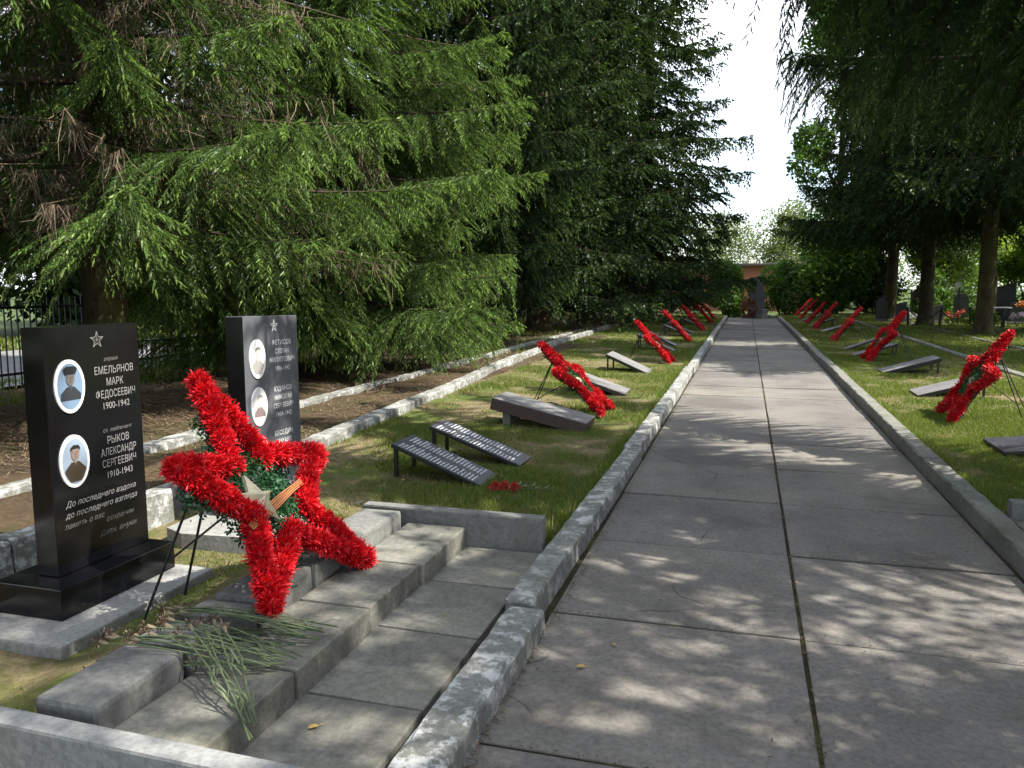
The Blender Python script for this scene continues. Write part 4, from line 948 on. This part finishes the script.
wr = empty('round_wreath', (.12, 42.9, .55), 0, 'round wreath of mixed flowers leaning against the dark monument', 'wreath'); rgw = random.Random(8); pts = []; rads = []
for i in range(34):
    a = i * 2 * math.pi / 34; pts.append((.34 * math.cos(a), rgw.uniform(-.03, .03), .42 * math.sin(a))); rads.append(rgw.uniform(.08, .12))
for i in range(22): pts.append((rgw.uniform(-.24, .24), rgw.uniform(-.03, .03), rgw.uniform(-.3, .3))); rads.append(rgw.uniform(.07, .11))
V, F, m = fluff(pts, rads, 9, 60); ob('blooms', npmesh('blooms', V, F, [plain('wreath_crimson', (.3, .03, .03)), plain('wreath_leaf', (.04, .07, .03)), plain('wreath_gold', (.5, .3, .08))], m), wr)
mb = MB()
for s_ in (-1, 1): mb.tube([(s_ * .2, .05, -.2), (s_ * .25, .2, -.55)], .012, 5)
mb.build('easel', M_metal, wr)
def brick_b(t):
    tc = N(t, 'ShaderNodeTexCoord'); mp = N(t, 'ShaderNodeMapping'); mp.inputs['Rotation'].default_value = (R_(90), 0, 0); t.links.new(tc.outputs['Object'], mp.inputs[0])
    br = N(t, 'ShaderNodeTexBrick'); t.links.new(mp.outputs[0], br.inputs['Vector']); br.inputs['Scale'].default_value = 4.
    br.inputs['Color1'].default_value = (.46, .15, .085, 1); br.inputs['Color2'].default_value = (.38, .12, .07, 1); br.inputs['Mortar'].default_value = (.3, .24, .2, 1)
    bsdf(t, br.outputs[0], .9)
M_brick = mat('red_brick', brick_b)
bd = empty('brick_building', (1, 58, 0), 0, 'low red brick building beyond the far end of the path', 'building')
part0(bd, 'wall', -9, 5.2, 0, 8, -.1, 3.05, M_brick, 0); part0(bd, 'roof', -9.3, 5.5, -.35, 8.3, 3.053, 3.22, plain('roof_felt', (.16, .14, .13), .9), .02)
for x in (-7.5, -4.5, 3.6):
    wn = part0(bd, 'window', x - .6, x + .6, -.03, .05, 1.1, 2.3, plain('window_frame', (.6, .6, .58), .6), .01); mb = MB(); mb.box(x - .52, x + .52, -.036, -.031, 1.18, 2.22); mb.build('pane', plain('window_glass', (.03, .04, .05), .08), wn)
def grave(x, y, wd, h, m, label, shape=0, az=0.):
    g = empty('gravestone', (x, y, .1), az, label, 'gravestone', 'gravestones among the right trees')
    mb = MB(); P = [(-wd / 2, .12), (wd / 2, .12), (wd / 2, h * .85), (wd * .22, h), (-wd * .22, h), (-wd / 2, h * .85)] if shape == 0 else [(-wd / 2, .12), (wd / 2, .12), (wd / 2, h), (-wd / 2, h * .88)]
    n = len(P); mb.add([(px, -.05, pz) for px, pz in P] + [(px, .05, pz) for px, pz in P], [tuple(range(n)), tuple(range(n, 2 * n))[::-1]] + [((i + 1) % n, i, n + i, n + (i + 1) % n) for i in range(n)])
    mb.build('stone', m, g); part0(g, 'base', -wd * .65, wd * .65, -.15, .15, 0, .118, M_kerb, .01); return g
M_gs = granite('grave_grey', (.075, .08, .085), .4)
for a in ((5.65, 38, .45, 1.0, M_plate, 'small dark gravestone at the left end of the right graves', 0), (6.3, 41, .5, 1.1, M_gs, 'grey peaked gravestone left of the third right trunk', 0), (6.25, 37.0, .4, .9, M_plate, 'dark slanting gravestone just right of the third right trunk', 1),
          (7.95, 42, .8, 1.5, M_gs, 'tall grey gravestone in front of the leafy shrub', 0), (7.5, 36.4, .45, .8, M_gs, 'low grey gravestone right of the second right trunk', 1), (9.3, 40.5, .6, 1.2, M_gs, 'grey gravestone behind the drooping chain', 0),
          (10.45, 38.2, .7, 1.7, M_plate, 'tall dark stele behind the nearest right trunk', 1), (10.6, 36.2, 1.1, 1.0, M_plate, 'broad black gravestone right of the white table', 1), (9.5, 31.0, .7, 1.35, M_gs, 'blue-grey gravestone at the right edge of the picture', 1)): grave(*a[:6], a[6])
for i, (x, y, h_, lb) in enumerate(((5.9, 39.4, 1.5, 'black iron cross near the left end of the right graves'), (6.9, 38.6, 1.4, 'black iron cross between the second and third right trunks'), (8.5, 37.4, 1.5, 'black iron cross behind the drooping chain'), (9.9, 39.6, 1.6, 'tall black iron cross behind the white table'))):
    cx = empty('grave_cross', (x, y, .1), .1 * i, lb, 'cross', 'iron crosses among the right graves')
    for nm, q in (('upright', (-.03, .03, -.02, .02, 0, h_)), ('long_arm', (-.32, .32, -.018, .018, h_ * .68, h_ * .68 + .06)), ('short_arm', (-.16, .16, -.018, .018, h_ * .86, h_ * .86 + .05))): part0(cx, nm, *q, M_metal, .006)
gt = empty('garden_table', (8.75, 33.6, .1), .2, 'small white-topped table among the right graves', 'table')
part0(gt, 'tabletop', -.6, .6, -.25, .25, .72, .76, plain('white_paint', (.75, .76, .78), .5), .008)
for sx in (-.45, .45): part0(gt, 'leg', sx - .03, sx + .03, -.03, .03, 0, .718, M_metal, 0)
for i, (x, y, z_, c, lb) in enumerate(((10.2, 35.0, .85, (.75, .25, .05), 'orange flower bunch on the grave right of the white table'), (9.55, 33.4, .45, (.62, .5, .62), 'pale lilac flower bunch low beside the right grave'), (6.3, 35.2, .4, (.55, .55, .55), 'whitish flower bunch near the leafy right trunk'), (7.9, 35.4, .45, (.5, .06, .05), 'small red flower bunch among the dark right graves'))):
    r = np.random.RandomState(300 + i); fb = empty('flower_bunch', (x, y, .1), 0, lb, 'flowers', 'flower bunches on the right graves')
    V, F, m = fluff([(r.uniform(-.3, .3), r.uniform(-.12, .12), z_ + r.uniform(-.1, .1)) for k in range(9)], [.1] * 9, 310 + i, 50)
    ob('blooms', npmesh('blooms', V, F, [plain('bunch%d' % i, c), plain('bunch_soft%d' % i, tuple(min(1, q * 1.25) for q in c)), ML[0]], m), fb)
    mb = MB()
    for k in range(5): mb.tube([(0, 0, 0), (r.uniform(-.2, .2), 0, z_)], .008, 4)
    mb.build('stems', M_stem, fb)
gf = empty('grave_fence', (7.5, 33.6, .1), R_(8), 'low dark fence with drooping chain before the right graves', 'fence')
for i, x in enumerate((-1.6, -.5, .6, 1.7)):
    mb = MB(); mb.tube([(x, 0, 0), (x + (.08 if i % 2 else -.05), 0, .75)], .05, 8); mb.build('post', M_metal, gf)
for x in (-1.6, -.5, .6):
    mb = MB(); mb.tube([(x + 1.1 * t, 0, .62 - .3 * math.sin(math.pi * t)) for t in np.linspace(0, 1, 9)], .022, 5); mb.build('chain', M_metal, gf)
